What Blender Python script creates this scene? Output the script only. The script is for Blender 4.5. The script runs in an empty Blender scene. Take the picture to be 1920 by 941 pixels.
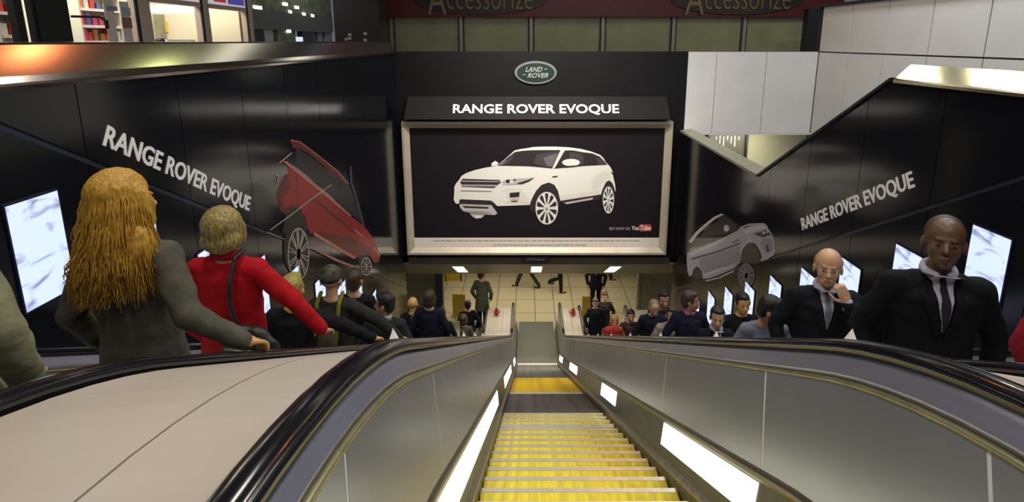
import bpy, math, random
from math import sin, cos, pi, radians, sqrt
from mathutils import Vector, Matrix
from mathutils.geometry import tessellate_polygon
from mathutils.bvhtree import BVHTree

random.seed(7)
SC = bpy.context.scene
COL = SC.collection
E = 8.13                       # height of the eye above the lower landing
PITCH = radians(12.2)
FPX, PX, PY = 1030.0, 988.0, 300.0

# ------------------------------------------------------------------ camera
cd = bpy.data.cameras.new('camera'); cam = bpy.data.objects.new('camera', cd); COL.objects.link(cam)
cam.location = (0, 0, E); cam.rotation_euler = (pi/2 - PITCH, 0, 0)
cd.sensor_width = 36; cd.lens = FPX/1920*36
cd.shift_x = -(PX-960)/1920; cd.shift_y = -(470.5-PY)/1920
cd.clip_start = 0.05; cd.clip_end = 200
SC.camera = cam
vs = SC.view_settings
vs.view_transform = 'Standard'; vs.look = 'None'; vs.exposure = 0.0; vs.gamma = 1.0
try: vs.use_curve_mapping = False
except Exception: pass

# ------------------------------------------------------------------ world, lamps of the hall and added lights
w = bpy.data.worlds.new('world'); SC.world = w; w.use_nodes = True
w.node_tree.nodes['Background'].inputs[0].default_value = (0.75, 0.78, 0.85, 1)
w.node_tree.nodes['Background'].inputs[1].default_value = 0.15
def area(name, loc, size, power, color=(1, 1, 1), rot=(0, 0, 0), sy=None, spread=180):
    l = bpy.data.lights.new(name, 'AREA'); l.energy = power; l.color = color; l.size = size
    l.spread = radians(spread)
    if sy: l.shape = 'RECTANGLE'; l.size_y = sy
    o = bpy.data.objects.new(name, l); COL.objects.link(o)
    o.location = (loc[0], loc[1], loc[2]+E); o.rotation_euler = rot
    return o
HALL = (1.0, 0.93, 0.82)
for x, y in ((-1.6, -1.0), (2.2, -1.0), (-1.6, 3.0), (2.2, 3.0), (-1.6, 7.0), (2.2, 7.0)):
    area('hall_light', (x, y, 4.3), 0.5, 85, HALL, sy=1.6)
area('hall_light', (5.0, 8.0, 4.2), 0.8, 190, (0.93, 0.96, 1.0), sy=1.6)
area('hall_light', (5.0, 4.0, 4.2), 0.8, 110, (0.93, 0.96, 1.0), sy=1.6)
area('poster_light', (0.25, 9.2, 2.6), 2.6, 165, (1.0, 0.93, 0.85), rot=(radians(30), 0, 0), sy=0.4, spread=90)
for y in (12.6, 15.2): area('coping_glint_light', (9.0, y, 4.4), 0.45, 130, (1, .93, .68), sy=.7)  # two added lights, unseen, mirrored as hot spots on the gold coping
area('coping_streak_light', (2.0, 10.6, 4.2), 0.3, 26, (1, .30, .10), sy=.55)  # added, unseen; its mirror image puts an orange streak on the left coping
area('coping_streak_light', (3.0, 15.2, 4.2), 0.25, 22, (.85, 1, .4), sy=.5)  # added likewise for the yellow-green streak
area('passage_fill_light', (5.0, 12.2, -2.3), 1.2, 18, (1, .95, .75), rot=(radians(50), 0, 0), sy=.2)  # added fill without a fitting, brightens the beige passage wall
area('store_fill_light', (-6.6, 19.8, 3.6), 1.5, 60, (.95, .97, 1), sy=1.5)  # added fill to lift the dark store, no fitting modelled
area('lower_light', (0.25, 16.2, -6.1), 5.5, 88, (1.0, 0.88, 0.66), sy=2.6)
area('shaft_light', (0.25, 13.6, -6.15), 5.5, 45, (1.0, 0.9, 0.7), rot=(radians(-20), 0, 0), sy=0.3)
area('arcade_light', (0.25, 17.0, 3.8), 6.0, 60, (0.95, 0.95, 0.75), sy=1.5)

# ------------------------------------------------------------------ pixel -> place helpers (all lengths relative to the eye)
def ray(u, v):
    a = (u-PX)/FPX; b = (PY-v)/FPX
    return a, cos(PITCH)+b*sin(PITCH), -sin(PITCH)+b*cos(PITCH)
def onX(u, v, X):
    a, y, z = ray(u, v); s = X/a; return (X, y*s, z*s)
def onY(u, v, Y):
    a, y, z = ray(u, v); s = Y/y; return (a*s, Y, z*s)

# ------------------------------------------------------------------ materials
MATS = {}
def mat(name, col, rough=0.6, metal=0.0, emit=0.0, noise=0.0, nscale=8.0, bump=0.0, bscale=40.0, stretch=None, spec=None, ecol=None, coat=0.0, col2=None, tint=None):
    if name in MATS: return MATS[name]
    m = bpy.data.materials.new(name); m.use_nodes = True; nt = m.node_tree; b = nt.nodes['Principled BSDF']
    b.inputs['Base Color'].default_value = (*col, 1); b.inputs['Roughness'].default_value = rough
    b.inputs['Metallic'].default_value = metal
    if spec is not None: b.inputs['Specular IOR Level'].default_value = spec
    if coat: b.inputs['Coat Weight'].default_value = coat; b.inputs['Coat Roughness'].default_value = 0.05
    if emit:
        b.inputs['Emission Color'].default_value = (*(ecol or col), 1); b.inputs['Emission Strength'].default_value = emit
    if noise or bump or col2:
        tc = nt.nodes.new('ShaderNodeTexCoord'); mp = nt.nodes.new('ShaderNodeMapping')
        nt.links.new(tc.outputs['Object'], mp.inputs[0])
        if stretch: mp.inputs['Scale'].default_value = stretch
    if noise or col2:
        n = nt.nodes.new('ShaderNodeTexNoise'); n.inputs['Scale'].default_value = nscale; n.inputs['Detail'].default_value = 5
        nt.links.new(mp.outputs[0], n.inputs[0])
        r = nt.nodes.new('ShaderNodeValToRGB'); nt.links.new(n.outputs[0], r.inputs[0])
        c2 = col2 or tuple(c*(1-noise) for c in col)
        r.color_ramp.elements[0].position = 0.35; r.color_ramp.elements[1].position = 0.65
        r.color_ramp.elements[0].color = (*c2, 1); r.color_ramp.elements[1].color = (*col, 1)
        nt.links.new(r.outputs[0], b.inputs['Base Color'])
    if bump:
        n2 = nt.nodes.new('ShaderNodeTexNoise'); n2.inputs['Scale'].default_value = bscale; n2.inputs['Detail'].default_value = 4
        nt.links.new(mp.outputs[0], n2.inputs[0])
        bp = nt.nodes.new('ShaderNodeBump'); bp.inputs['Strength'].default_value = bump; bp.inputs['Distance'].default_value = 0.01
        nt.links.new(n2.outputs[0], bp.inputs['Height']); nt.links.new(bp.outputs[0], b.inputs['Normal'])
    MATS[name] = m; return m
def srgb(r, g, b):
    f = lambda c: (c/255/12.92) if c/255 <= 0.04045 else ((c/255+0.055)/1.055)**2.4
    return (f(r), f(g), f(b))

STEEL = mat('brushed_steel', (0.36, 0.365, 0.38), 0.30, 0.6, noise=0.10, nscale=2.5)
MOULD = mat('moulding_steel', (0.38, 0.39, 0.50), 0.28, 0.5, noise=0.1, nscale=3)
DARKSTEEL = mat('dark_steel', (0.10, 0.10, 0.09), 0.4, 0.7, noise=0.3, nscale=12)
SKIRT = mat('skirt_brown_steel', (0.045, 0.038, 0.032), 0.4, 0.3, noise=0.3, nscale=12)
TANTRIM = mat('tan_trim', (0.30, 0.26, 0.19), 0.38, 0.6, noise=0.3, nscale=20)
BRASS = mat('yellowed_trim', (0.40, 0.38, 0.22), 0.35, 0.6, noise=0.25, nscale=10)
JOINT = mat('bright_joint_strip', (0.85, 0.85, 0.87), 0.5, 0.0)
RUBBER = mat('black_rubber', (0.006, 0.006, 0.009), 0.16, 0.0, noise=0.2, nscale=30, spec=0.6)
DECK = mat('beige_deck', (0.42, 0.365, 0.30), 0.42, 0.0, col2=(0.50, 0.45, 0.40), nscale=1.3, bump=0.02, bscale=90)
LAMP = mat('lamp_diffuser', (0.95, 1.0, 0.8), 0.5, 0, emit=2.5, ecol=(0.98, 1.0, 0.84))
BLACKP = mat('black_gloss_panel', (0.006, 0.007, 0.010), 0.13, 0.0, spec=0.55, bump=0.012, bscale=1.3)
MATTBLK = mat('matt_black', (0.008, 0.008, 0.010), 0.45)
CAPSTEEL = mat('parapet_steel', (0.50, 0.45, 0.42), 0.15, 1.0)
CAPGOLD = mat('parapet_gold_steel', (0.60, 0.56, 0.38), 0.18, 1.0)
WHITEP = mat('white_panel', (0.68, 0.68, 0.66), 0.35, noise=0.06, nscale=2)
GAP = mat('dark_joint', (0.02, 0.022, 0.03), 0.6)
WHITE = mat('white_print', (0.85, 0.85, 0.84), 0.5)
FRAMEM = mat('pale_alloy_frame', (0.50, 0.45, 0.34), 0.45, 0.25, noise=0.1, nscale=3)
CREAMW = mat('olive_cream_wall', (0.50, 0.48, 0.34), 0.6, noise=0.12, nscale=3)
STUD = mat('bright_stud', (0.95, 0.95, 0.97), 0.35, 0.0)

# ------------------------------------------------------------------ mesh helpers
class MB:
    def __init__(s): s.v = []; s.f = []; s.m = []
    def poly(s, pts, mi=0):
        b = len(s.v); s.v += [tuple(p) for p in pts]; s.f.append(tuple(range(b, b+len(pts)))); s.m.append(mi)
    def box(s, x0, x1, y0, y1, z0, z1, mi=0):
        b = len(s.v)
        s.v += [(x0,y0,z0),(x1,y0,z0),(x1,y1,z0),(x0,y1,z0),(x0,y0,z1),(x1,y0,z1),(x1,y1,z1),(x0,y1,z1)]
        for q in ((0,3,2,1),(4,5,6,7),(0,1,5,4),(1,2,6,5),(2,3,7,6),(3,0,4,7)): s.f.append(tuple(b+i for i in q)); s.m.append(mi)
    def prism(s, pts, d, mi=0):            # planar polygon pts extruded by vector d
        b = len(s.v); n = len(pts)
        s.v += [tuple(p) for p in pts] + [tuple(Vector(p)+Vector(d)) for p in pts]
        tri = tessellate_polygon([[Vector(p) for p in pts]])
        for t in tri: s.f.append(tuple(b+i for i in t)); s.m.append(mi); s.f.append(tuple(b+n+i for i in reversed(t))); s.m.append(mi)
        for i in range(n): j = (i+1) % n; s.f.append((b+i, b+j, b+n+j, b+n+i)); s.m.append(mi)
    def flat(s, pts, mi=0):
        b = len(s.v); s.v += [tuple(p) for p in pts]
        for t in tessellate_polygon([[Vector(p) for p in pts]]): s.f.append(tuple(b+i for i in t)); s.m.append(mi)
    def cyl(s, p0, p1, r0, r1=None, n=14, mi=0):
        r1 = r0 if r1 is None else r1
        p0, p1 = Vector(p0), Vector(p1); d = (p1-p0).normalized()
        a = d.orthogonal().normalized(); c = d.cross(a); b = len(s.v)
        for p, r in ((p0, r0), (p1, r1)):
            for i in range(n):
                t = 2*pi*i/n; s.v.append(tuple(p+a*(r*cos(t))+c*(r*sin(t))))
        for i in range(n): j = (i+1) % n; s.f.append((b+i, b+j, b+n+j, b+n+i)); s.m.append(mi)
        s.f.append(tuple(b+i for i in reversed(range(n)))); s.m.append(mi)
        s.f.append(tuple(b+n+i for i in range(n))); s.m.append(mi)
    def sweep(s, rings, closed=True, caps=True, mi=0):
        b = len(s.v); n = len(rings[0])
        for r in rings: s.v += [tuple(p) for p in r]
        for k in range(len(rings)-1):
            for i in range(n if closed else n-1):
                j = (i+1) % n; s.f.append((b+k*n+i, b+k*n+j, b+(k+1)*n+j, b+(k+1)*n+i)); s.m.append(mi)
        if caps and closed:
            s.f.append(tuple(b+i for i in range(n))); s.m.append(mi)
            s.f.append(tuple(b+(len(rings)-1)*n+i for i in reversed(range(n)))); s.m.append(mi)

def mesh(name, mb, mats, smooth=False, off=(0, 0, 0), fix=True):
    me = bpy.data.meshes.new(name)
    o = Vector(off)
    me.from_pydata([tuple(Vector(p)-o) for p in mb.v], [], mb.f)
    if not isinstance(mats, (list, tuple)): mats = [mats]
    for m in mats: me.materials.append(m)
    if len(mats) > 1:
        for p, k in zip(me.polygons, mb.m): p.material_index = k
    if smooth:
        me.polygons.foreach_set('use_smooth', [True]*len(me.polygons))
    me.update()
    if fix:
        import bmesh
        bm = bmesh.new(); bm.from_mesh(me); bmesh.ops.recalc_face_normals(bm, faces=bm.faces); bm.to_mesh(me); bm.free()
    return me
def tag(o, label=None, cat=None, group=None, kind=None):
    if label: o['label'] = label
    if cat: o['category'] = cat
    if group: o['group'] = group
    if kind: o['kind'] = kind
    return o
def root(name, loc, label=None, cat=None, group=None, rz=0):
    o = bpy.data.objects.new(name, None); COL.objects.link(o); o.empty_display_size = 0.1
    o.location = (loc[0], loc[1], loc[2]+E); o.rotation_euler = (0, 0, rz); o['_o'] = tuple(loc)
    del o['_o']
    ROOTLOC[o.name] = Vector(loc)
    return tag(o, label, cat, group)
ROOTLOC = {}
def part(name, mb, mats, parent, smooth=False, fix=True):
    """a part authored in eye coordinates under an unrotated root empty (or a part of it)"""
    top = parent
    while top.parent: top = top.parent
    me = mesh(name, mb, mats, smooth, ROOTLOC[top.name], fix)
    o = bpy.data.objects.new(name, me); COL.objects.link(o); o.parent = parent
    return o
def solo(name, mb, mats, label=None, cat=None, group=None, kind=None, smooth=False, fix=True):
    """a top-level mesh authored in eye coordinates, its origin at the centre of its base"""
    xs = [p[0] for p in mb.v]; ys = [p[1] for p in mb.v]; zs = [p[2] for p in mb.v]
    off = ((min(xs)+max(xs))/2, (min(ys)+max(ys))/2, min(zs))
    me = mesh(name, mb, mats, smooth, off, fix)
    o = bpy.data.objects.new(name, me); COL.objects.link(o); o.location = (off[0], off[1], off[2]+E)
    ROOTLOC[o.name] = Vector(off)
    return tag(o, label, cat, group, kind)
def copy_tree(o, parent=None):
    c = o.copy(); COL.objects.link(c); c.parent = parent
    if o.name in ROOTLOC: ROOTLOC[c.name] = ROOTLOC[o.name]
    for ch in list(o.children): copy_tree(ch, c)
    return c

def text_mb(body, width, height, origin, xdir, ydir, extrude=0.006, bold=0.0, shear=0.0):
    """lettering laid on a plane: origin = lower left of the first letter, fitted to width x cap height"""
    cu = bpy.data.curves.new('t', 'FONT'); cu.body = body; cu.size = 1; cu.offset = bold; cu.shear = shear
    cu.resolution_u = 3
    o = bpy.data.objects.new('t', cu); COL.objects.link(o)
    dg = bpy.context.evaluated_depsgraph_get(); me = bpy.data.meshes.new_from_object(o.evaluated_get(dg))
    co = [v.co.copy() for v in me.vertices]; fs = [tuple(p.vertices) for p in me.polygons]
    bpy.data.objects.remove(o); bpy.data.curves.remove(cu); bpy.data.meshes.remove(me)
    x0 = min(c.x for c in co); x1 = max(c.x for c in co); y1 = max(c.y for c in co)
    yb = 0.0 if 'A' in body or 'R' in body else min(c.y for c in co)
    X, Y = Vector(xdir).normalized(), Vector(ydir).normalized(); N = X.cross(Y); O = Vector(origin)
    mb = MB(); n = len(co)
    P = [O + X*((c.x-x0)/(x1-x0)*width) + Y*((c.y-yb)/(y1-yb)*height) for c in co]
    mb.v = [tuple(p + N*extrude) for p in P]
    mb.f = fs; mb.m = [0]*len(fs)
    # side walls from boundary edges
    from collections import Counter
    ec = Counter()
    for f in fs:
        for i in range(len(f)):
            a, b = f[i], f[(i+1) % len(f)]; ec[(a, b)] += 1
    mb.v += [tuple(p) for p in P]
    for (a, b) in list(ec):
        if (b, a) not in ec: mb.f.append((b, a, n+a, n+b)); mb.m.append(0)
    return mb
# ================================================================== SETTING
T30 = math.tan(radians(30))
XL, XR, YB = -2.83, 3.40, 12.0
FLOORZ = -8.13
Z0, Z1 = -0.585, -7.27         # flat handrail heights at the upper and the lower landing
def rail(Y):                    # height of the handrail axis along an escalator
    Ya, Yb, Tn = 1.013, (-Z1)/T30, 0.6
    def arc(t, L):              # t from 0..L1+L2, smooth bend between the flat and the slope
        return t*t/(2*L)*T30
    L = Tn + Tn*0.87
    a0 = Ya-Tn; a1 = a0+L
    b1 = Yb+Tn; b0 = b1-L
    s1 = Z0 - arc(a1-a0, L)     # end of the first bend
    if Y <= a0: return Z0
    if Y <= a1: return Z0 - arc(Y-a0, L)
    if Y < b0: return s1 - (Y-a1)*T30*((s1-(Z1+arc(L, L)))/((b0-a1)*T30))
    if Y < b1: return Z1 + arc(b1-Y, L)
    return Z1
def tread(Y): return rail(Y) - 0.862

FLOORM = mat('landing_tiles', (0.36, 0.31, 0.19), 0.35, noise=0.2, nscale=1.5)
def tiled(name, col, mortar, sx, sy, rough=0.4, msize=0.012, offset=0.0):
    m = bpy.data.materials.new(name); m.use_nodes = True; nt = m.node_tree; b = nt.nodes['Principled BSDF']
    tc = nt.nodes.new('ShaderNodeTexCoord'); br = nt.nodes.new('ShaderNodeTexBrick')
    br.inputs['Color1'].default_value = (*col, 1); br.inputs['Color2'].default_value = (*[c*0.93 for c in col], 1)
    br.inputs['Mortar'].default_value = (*mortar, 1); br.inputs['Scale'].default_value = 1
    br.inputs['Brick Width'].default_value = sx; br.inputs['Row Height'].default_value = sy
    br.inputs['Mortar Size'].default_value = msize; br.offset = offset
    nt.links.new(tc.outputs['Object'], br.inputs[0]); nt.links.new(br.outputs['Color'], b.inputs['Base Color'])
    b.inputs['Roughness'].default_value = rough
    return m
TILE = tiled('pale_floor_tiles', (0.50, 0.445, 0.29), (0.14, 0.12, 0.08), 0.6, 0.9)
b_ = MB(); b_.box(-7, 7.5, 10.5, 24, FLOORZ-0.1, FLOORZ); solo('floor', b_, TILE, kind='structure')
b_ = MB(); b_.box(-2.8, 3.35, -4, 0.93, -1.62, -1.447); solo('floor_landing', b_, mat('landing_plate', (0.2, 0.2, 0.19), 0.4, 0.7, noise=0.2), kind='structure')
b_ = MB(); b_.box(-13, 12.5, 12.25, 27, -1.7, -1.5); b_.box(-13, -3.1, -4, 12.25, -1.7, -1.5)
solo('floor_concourse', b_, tiled('concourse_tiles', (0.3, 0.29, 0.27), (0.1, 0.1, 0.1), 0.6, 0.6), kind='structure')
b_ = MB(); b_.box(-13, 12.5, -4, 27, 4.7, 4.85); solo('ceiling', b_, mat('hall_ceiling', (0.16, 0.16, 0.17), 0.8), kind='structure')

# glossy black side walls: backing sheet and separate panels, 1 m pitch, split along the diagonal seam
def clip(poly, a, b, c):        # keep a*y+b*z+c >= 0 of a list of (y, z)
    out = []
    for i in range(len(poly)):
        p, q = poly[i], poly[(i+1) % len(poly)]
        dp = a*p[0]+b*p[1]+c; dq = a*q[0]+b*q[1]+c
        if dp >= 0: out.append(p)
        if dp*dq < 0:
            t = dp/(dp-dq); out.append((p[0]+(q[0]-p[0])*t, p[1]+(q[1]-p[1])*t))
    return out
def panel_wall(name, X, outline, side, seam, top2=None):
    m = MB()
    m.prism([(X+side*0.012, y, z) for y, z in outline], (side*0.13, 0, 0), 1)
    g = 0.004
    for k in range(-3, 12):
        y0, y1 = 0.46+k, 1.46+k
        c = clip(clip(outline, 1, 0, -(y0+g)), -1, 0, y1-g)
        if len(c) < 3: continue
        for s in (1, -1):
            q = clip(c, s*T30, s*1.0, -s*seam - 0.022)
            if len(q) >= 3: m.prism([(X, y, z) for y, z in q], (side*0.012, 0, 0), 0)
    return solo(name, m, [BLACKP, mat('seam_blue_grey', (0.05, 0.06, 0.10), 0.25, 0.5)], kind='structure')
panel_wall('wall_left', XL, [(-3, -0.232), (YB, -0.232), (YB, -8.13), (-3, -8.13)], -1, 1.245)
panel_wall('wall_right', XR, [(-3, -0.342), (5.1, -0.342), (7.86, -1.93), (YB, -1.93), (YB, -8.13), (-3, -8.13)], 1, 1.20)

# steel copings
def strip(mb, X, prof, ys, zf=None, mi=0):
    mb.sweep([[(X+px, y, (pz if zf is None else pz+zf(y))) for px, pz in prof] for y in ys], mi=mi)
b_ = MB()
strip(b_, XL, [(0.035, -0.262), (0.04, -0.238), (0.01, -0.225), (-0.02, -0.19), (-0.085, -0.02), (-0.11, -0.006), (-0.30, -0.004), (-0.30, -0.12), (-0.14, -0.262)], [-3, 4, 8, YB+0.02])
solo('trim_1', b_, CAPSTEEL, kind='structure')
b_ = MB()
prof = [(-0.035, -0.372), (-0.04, -0.348), (-0.01, -0.335), (0.34, -0.222), (0.36, -0.24), (0.36, -0.36), (0.15, -0.372)]
b_.sweep([[(XR+px, y + (px*0.9 if y > 5 else 0), pz) for px, pz in prof] for y in (-3, 1, 5.12)])
solo('trim_2', b_, CAPGOLD, kind='structure')
b_ = MB(); lo = [(-0.03, -0.02), (-0.03, 0.012), (0.15, 0.012), (0.15, -0.02)]
b_.sweep([[(XR+px, y, z+pz) for px, pz in lo] for y, z in ((5.15, -0.342), (7.86, -1.93))])
solo('trim_3', b_, mat('dark_blue_edge', (0.03, 0.035, 0.05), 0.3, 0.6), kind='structure')
b_ = MB(); lo = [(-0.02, -0.03), (-0.02, 0.012), (0.22, 0.05), (0.22, -0.03)]
b_.sweep([[(XR+px, y, -1.93+pz) for px, pz in lo] for y in (7.9, YB-0.01)])
solo('trim_4', b_, mat('olive_coping', (0.30, 0.31, 0.23), 0.45, 0.3, noise=0.15), kind='structure')

# poster wall
b_ = MB(); b_.box(-3.1, 3.455, YB, YB+0.2, -5.03, -0.215)
solo('wall_front', b_, mat('satin_black_wall', (0.007, 0.007, 0.008), 0.55, noise=0.3, nscale=1, spec=.2), kind='structure')
b_ = MB()
b_.box(-2.75, 3.3, YB-0.03, YB+0.005, -5.07, -4.90)
solo('trim_5', b_, mat('olive_brown_band', (0.085, 0.08, 0.055), 0.5, noise=0.4, nscale=1.2), kind='structure')
# sloping soffit under it with three recessed luminaires
SOFF = mat('soffit_cream', (0.26, 0.23, 0.14), 0.5, noise=0.15, nscale=2)
b_ = MB(); b_.prism([(-6, YB, -5.07), (-6, YB+1.8, -6.11), (-6, YB+1.8, -5.95), (-6, YB, -4.9)], (13, 0, 0))
solo('ceiling_soffit', b_, SOFF, kind='structure')
b_ = MB(); b_.box(-6.5, 7, YB+1.8, 24, -6.05, -5.95); solo('ceiling_lower', b_, mat('lower_ceiling', (0.5, 0.48, 0.4), 0.7), kind='structure')
for i, (xa, lab) in enumerate(((-1.65, 'left'), (0.235, 'middle'), (2.12, 'right'))):
    c = (xa, YB+0.75, -5.07-0.75*0.5774)
    r = root('ceiling_light', c, '%s one of the three bright square lights in the sloping soffit below the poster' % lab, 'light', 'soffit lights')
    def q(dx, dy, dz=0): return (xa+dx, c[1]+dy, c[2]-dy*0.5774-dz)
    f = MB(); f.sweep([[q(-.16, d, 0), q(.16, d, 0), q(.16, d, .03), q(-.16, d, .03)] for d in (-.55, .55)])
    part('light_frame', f, FRAMEM, r)
    g = MB(); g.sweep([[q(-.13, d, .028), q(.13, d, .028), q(.13, d, .036), q(-.13, d, .036)] for d in (-.5, .5)])
    part('diffuser', g, mat('warm_diffuser', (1, 0.98, 0.85), 0.5, emit=1.6, ecol=(1, 0.97, 0.82)), r)
# lower hall partitions
OL = mat('olive_partition', (0.24, 0.23, 0.14), 0.5, noise=0.25, nscale=1.5)
b_ = MB(); b_.box(-6.5, -2.55, 15.5, 15.6, FLOORZ, -6.0)
for x in (-3.3, -4.0, -4.7): b_.box(x-.012, x+.012, 15.49, 15.5, FLOORZ, -6.0)
solo('wall_lower_left', b_, OL, kind='structure')
b_ = MB(); b_.box(3.35, 7.2, 15.5, 15.6, FLOORZ, -6.0); b_.box(3.35, 3.42, 15.42, 15.5, FLOORZ, -6.0)
solo('wall_lower_right', b_, OL, kind='structure')
b_ = MB(); b_.box(-6.5, 7, 23, 23.1, FLOORZ, -6); solo('wall_lower_back', b_, mat('lower_back', (0.4, 0.37, 0.28), 0.6), kind='structure')
b_ = MB(); b_.box(-2.72, -2.50, 15.1, 15.32, FLOORZ, -6.05)
solo('column', b_, mat('navy_column', (0.025, 0.03, 0.05), 0.35), kind='structure')

# right side: white panel walls, beige wall behind
b_ = MB(); b_.box(3.47, 6.40, YB+0.03, YB+0.2, -2.0, -0.215, 1)
for a, c in ((3.47, 4.075), (4.085, 5.145), (5.155, 6.25)): b_.box(a, c, YB, YB+0.03, -1.98, -0.222, 0)
b_.box(3.47, 6.3, YB-0.01, YB+0.1, -2.02, -1.985, 0)
solo('wall_back_right', b_, [WHITEP, GAP], kind='structure')
b_ = MB(); XS = 6.26; b_.box(XS+.03, XS+.15, -3, YB+0.2, -3.5, 0.72, 1)
k = 0; y = YB-0.005
while y > -2.5:
    for z0, z1 in ((-0.21, 0.70), (-3.4, -0.235)): b_.box(XS, XS+.03, y-1.07, y-0.013, z0, z1, 0)
    y -= 1.083
b_.box(XS-0.06, XS+0.16, -3, YB+0.25, 0.71, 0.75, 1)
solo('wall_right_upper', b_, [WHITEP, GAP], kind='structure')
b_ = MB(); b_.box(3.3, 7.5, 13.0, 13.1, -5.0, -1.72); solo('wall_beige', b_, CREAMW, kind='structure')
b_ = MB(); b_.box(3.53, 6.2, 7.0, 13.0, -5.2, -5.1); solo('floor_side_passage', b_, TILE, kind='structure')
# dark framed sign board in the opening
c = onY(1362, 290, 12.9)
r = root('framed_sign', (c[0], 12.95, -2.75), 'dark framed sign board with pale writing on the beige wall under the white panels', 'sign')
f = MB(); X0, X1, Zt, Zb = c[0]-.48, c[0]+.48, -2.10, -2.75
for bx in ((X0, X1, Zt-.05, Zt), (X0, X1, Zb, Zb+.05), (X0, X0+.05, Zb, Zt), (X1-.05, X1, Zb, Zt)): f.box(bx[0], bx[1], 12.86, 12.98, bx[2], bx[3])
part('sign_frame', f, MATTBLK, r)
f = MB(); f.box(X0+.05, X1-.05, 12.93, 12.97, Zb+.05, Zt-.05); part('sign_panel', f, mat('murky_green', (0.09, 0.09, 0.06), 0.4), r)
f = MB()
for i in range(7): f.box(X0+.2+i*.09, X0+.225+i*.09, 12.915, 12.935, Zt-.2-.08*(i % 3), Zt-.12+.02*(i % 2))
part('sign_marks', f, WHITE, r)

# upper far side: shopfront with frosted shutters and a maroon fascia
YS = 20.0
SHUT = mat('frosted_glass', (0.24, 0.25, 0.165), 0.25, noise=0.18, nscale=1.2)
r = root('shopfront', (3, YS, -1.5), 'closed shopfront of frosted olive glass bays across the upper concourse', 'shopfront')
xs = [onY(u, 60, YS)[0] for u in (735, 865, 996, 1130, 1262, 1394, 1522)]
dx = xs[1]-xs[0]; xs = xs + [xs[-1]+dx]
for a, c in zip(xs[:-1], xs[1:]):
    g = MB(); g.box(a+.10, c-.10, YS, YS+.03, -1.5, .83); part('glass_bay', g, SHUT, r)
for a in xs:
    g = MB(); g.box(a-.055, a+.055, YS-.08, YS+.06, -1.5, .83); part('mullion', g, mat('pale_mullion', (0.27, 0.28, 0.24), 0.35, 0.4), r)
    g = MB()
    for s in (-1, 1): g.box(a+s*.085-.03, a+s*.085+.03, YS-.03, YS+.05, -1.5, .83)
    part('mullion_shadow_gap', g, GAP, r)
r = root('shop_fascia', (2.5, YS-.2, .83), 'dark maroon shop fascia with gold lettering on two black ovals', 'sign')
MAROON = mat('maroon', (0.085, 0.006, 0.014), 0.4, noise=0.25, nscale=1.5)
g = MB(); x0 = onY(722, 10, YS)[0]; g.box(x0, 11.0, YS-.25, YS+.1, .83, 2.6); part('fascia_board', g, MAROON, r)
GOLD = mat('dull_gold', (0.17, 0.13, 0.06), 0.4, 0.2)
for uc in (902, 1378):
    cx = onY(uc, 5, YS)[0]
    g = MB(); n = 36
    g.prism([(cx+2.3*cos(2*pi*i/n), YS-.26, 1.42+.52*sin(2*pi*i/n)) for i in range(n)], (0, -.04, 0))
    ov = part('oval_plate', g, mat('oval_black', (0.012, 0.008, 0.010), 0.4), r)
    tb = text_mb('A', .66, 1.05, (cx-1.83, YS-.30, .90), (1, 0, 0), (0, 0, 1), .03, 0.0)
    part('lettering', tb, GOLD, ov)
    tb = text_mb('ccessorize', 2.95, .74, (cx-1.15, YS-.30, 1.08), (1, 0, 0), (0, 0, 1), .03, -0.015)
    part('lettering', tb, GOLD, ov)

# ================================================================== ESCALATORS
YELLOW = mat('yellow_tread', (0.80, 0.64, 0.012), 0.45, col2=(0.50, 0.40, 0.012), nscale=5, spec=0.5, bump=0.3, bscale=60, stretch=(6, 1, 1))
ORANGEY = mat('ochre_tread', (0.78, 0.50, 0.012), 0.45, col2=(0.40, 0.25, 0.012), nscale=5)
DARKT = mat('dark_tread', (0.10, 0.085, 0.075), 0.5, noise=0.5, nscale=10)  # darker tread colour for one stretch of the flight
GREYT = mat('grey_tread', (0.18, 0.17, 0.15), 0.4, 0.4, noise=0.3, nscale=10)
NOSE = mat('step_nosing', (0.66, 0.62, 0.60), 0.28, 0.45, noise=0.15, nscale=12)
COMB = mat('comb_steel', (0.135, 0.14, 0.115), 0.42, 0.3, noise=0.12, nscale=4)
LY = [-1.2, -0.4, 0.2, 0.45] + [0.45+0.11*i for i in range(1, 13)] + [2.2, 3.5, 5, 6.5, 8, 9.5, 11, 11.9] + [12.1+0.12*i for i in range(10)] + [13.6, 14.35]
JY = [-1.2, -0.2, 0.92, 1.84, 3.16, 4.6, 5.9, 6.62, 7.87, 9.12, 10.37, 11.62, 12.87, 14.3]
def ys_between(a, b):
    return [a] + [y for y in LY if a+0.02 < y < b-0.02] + [b]
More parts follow.
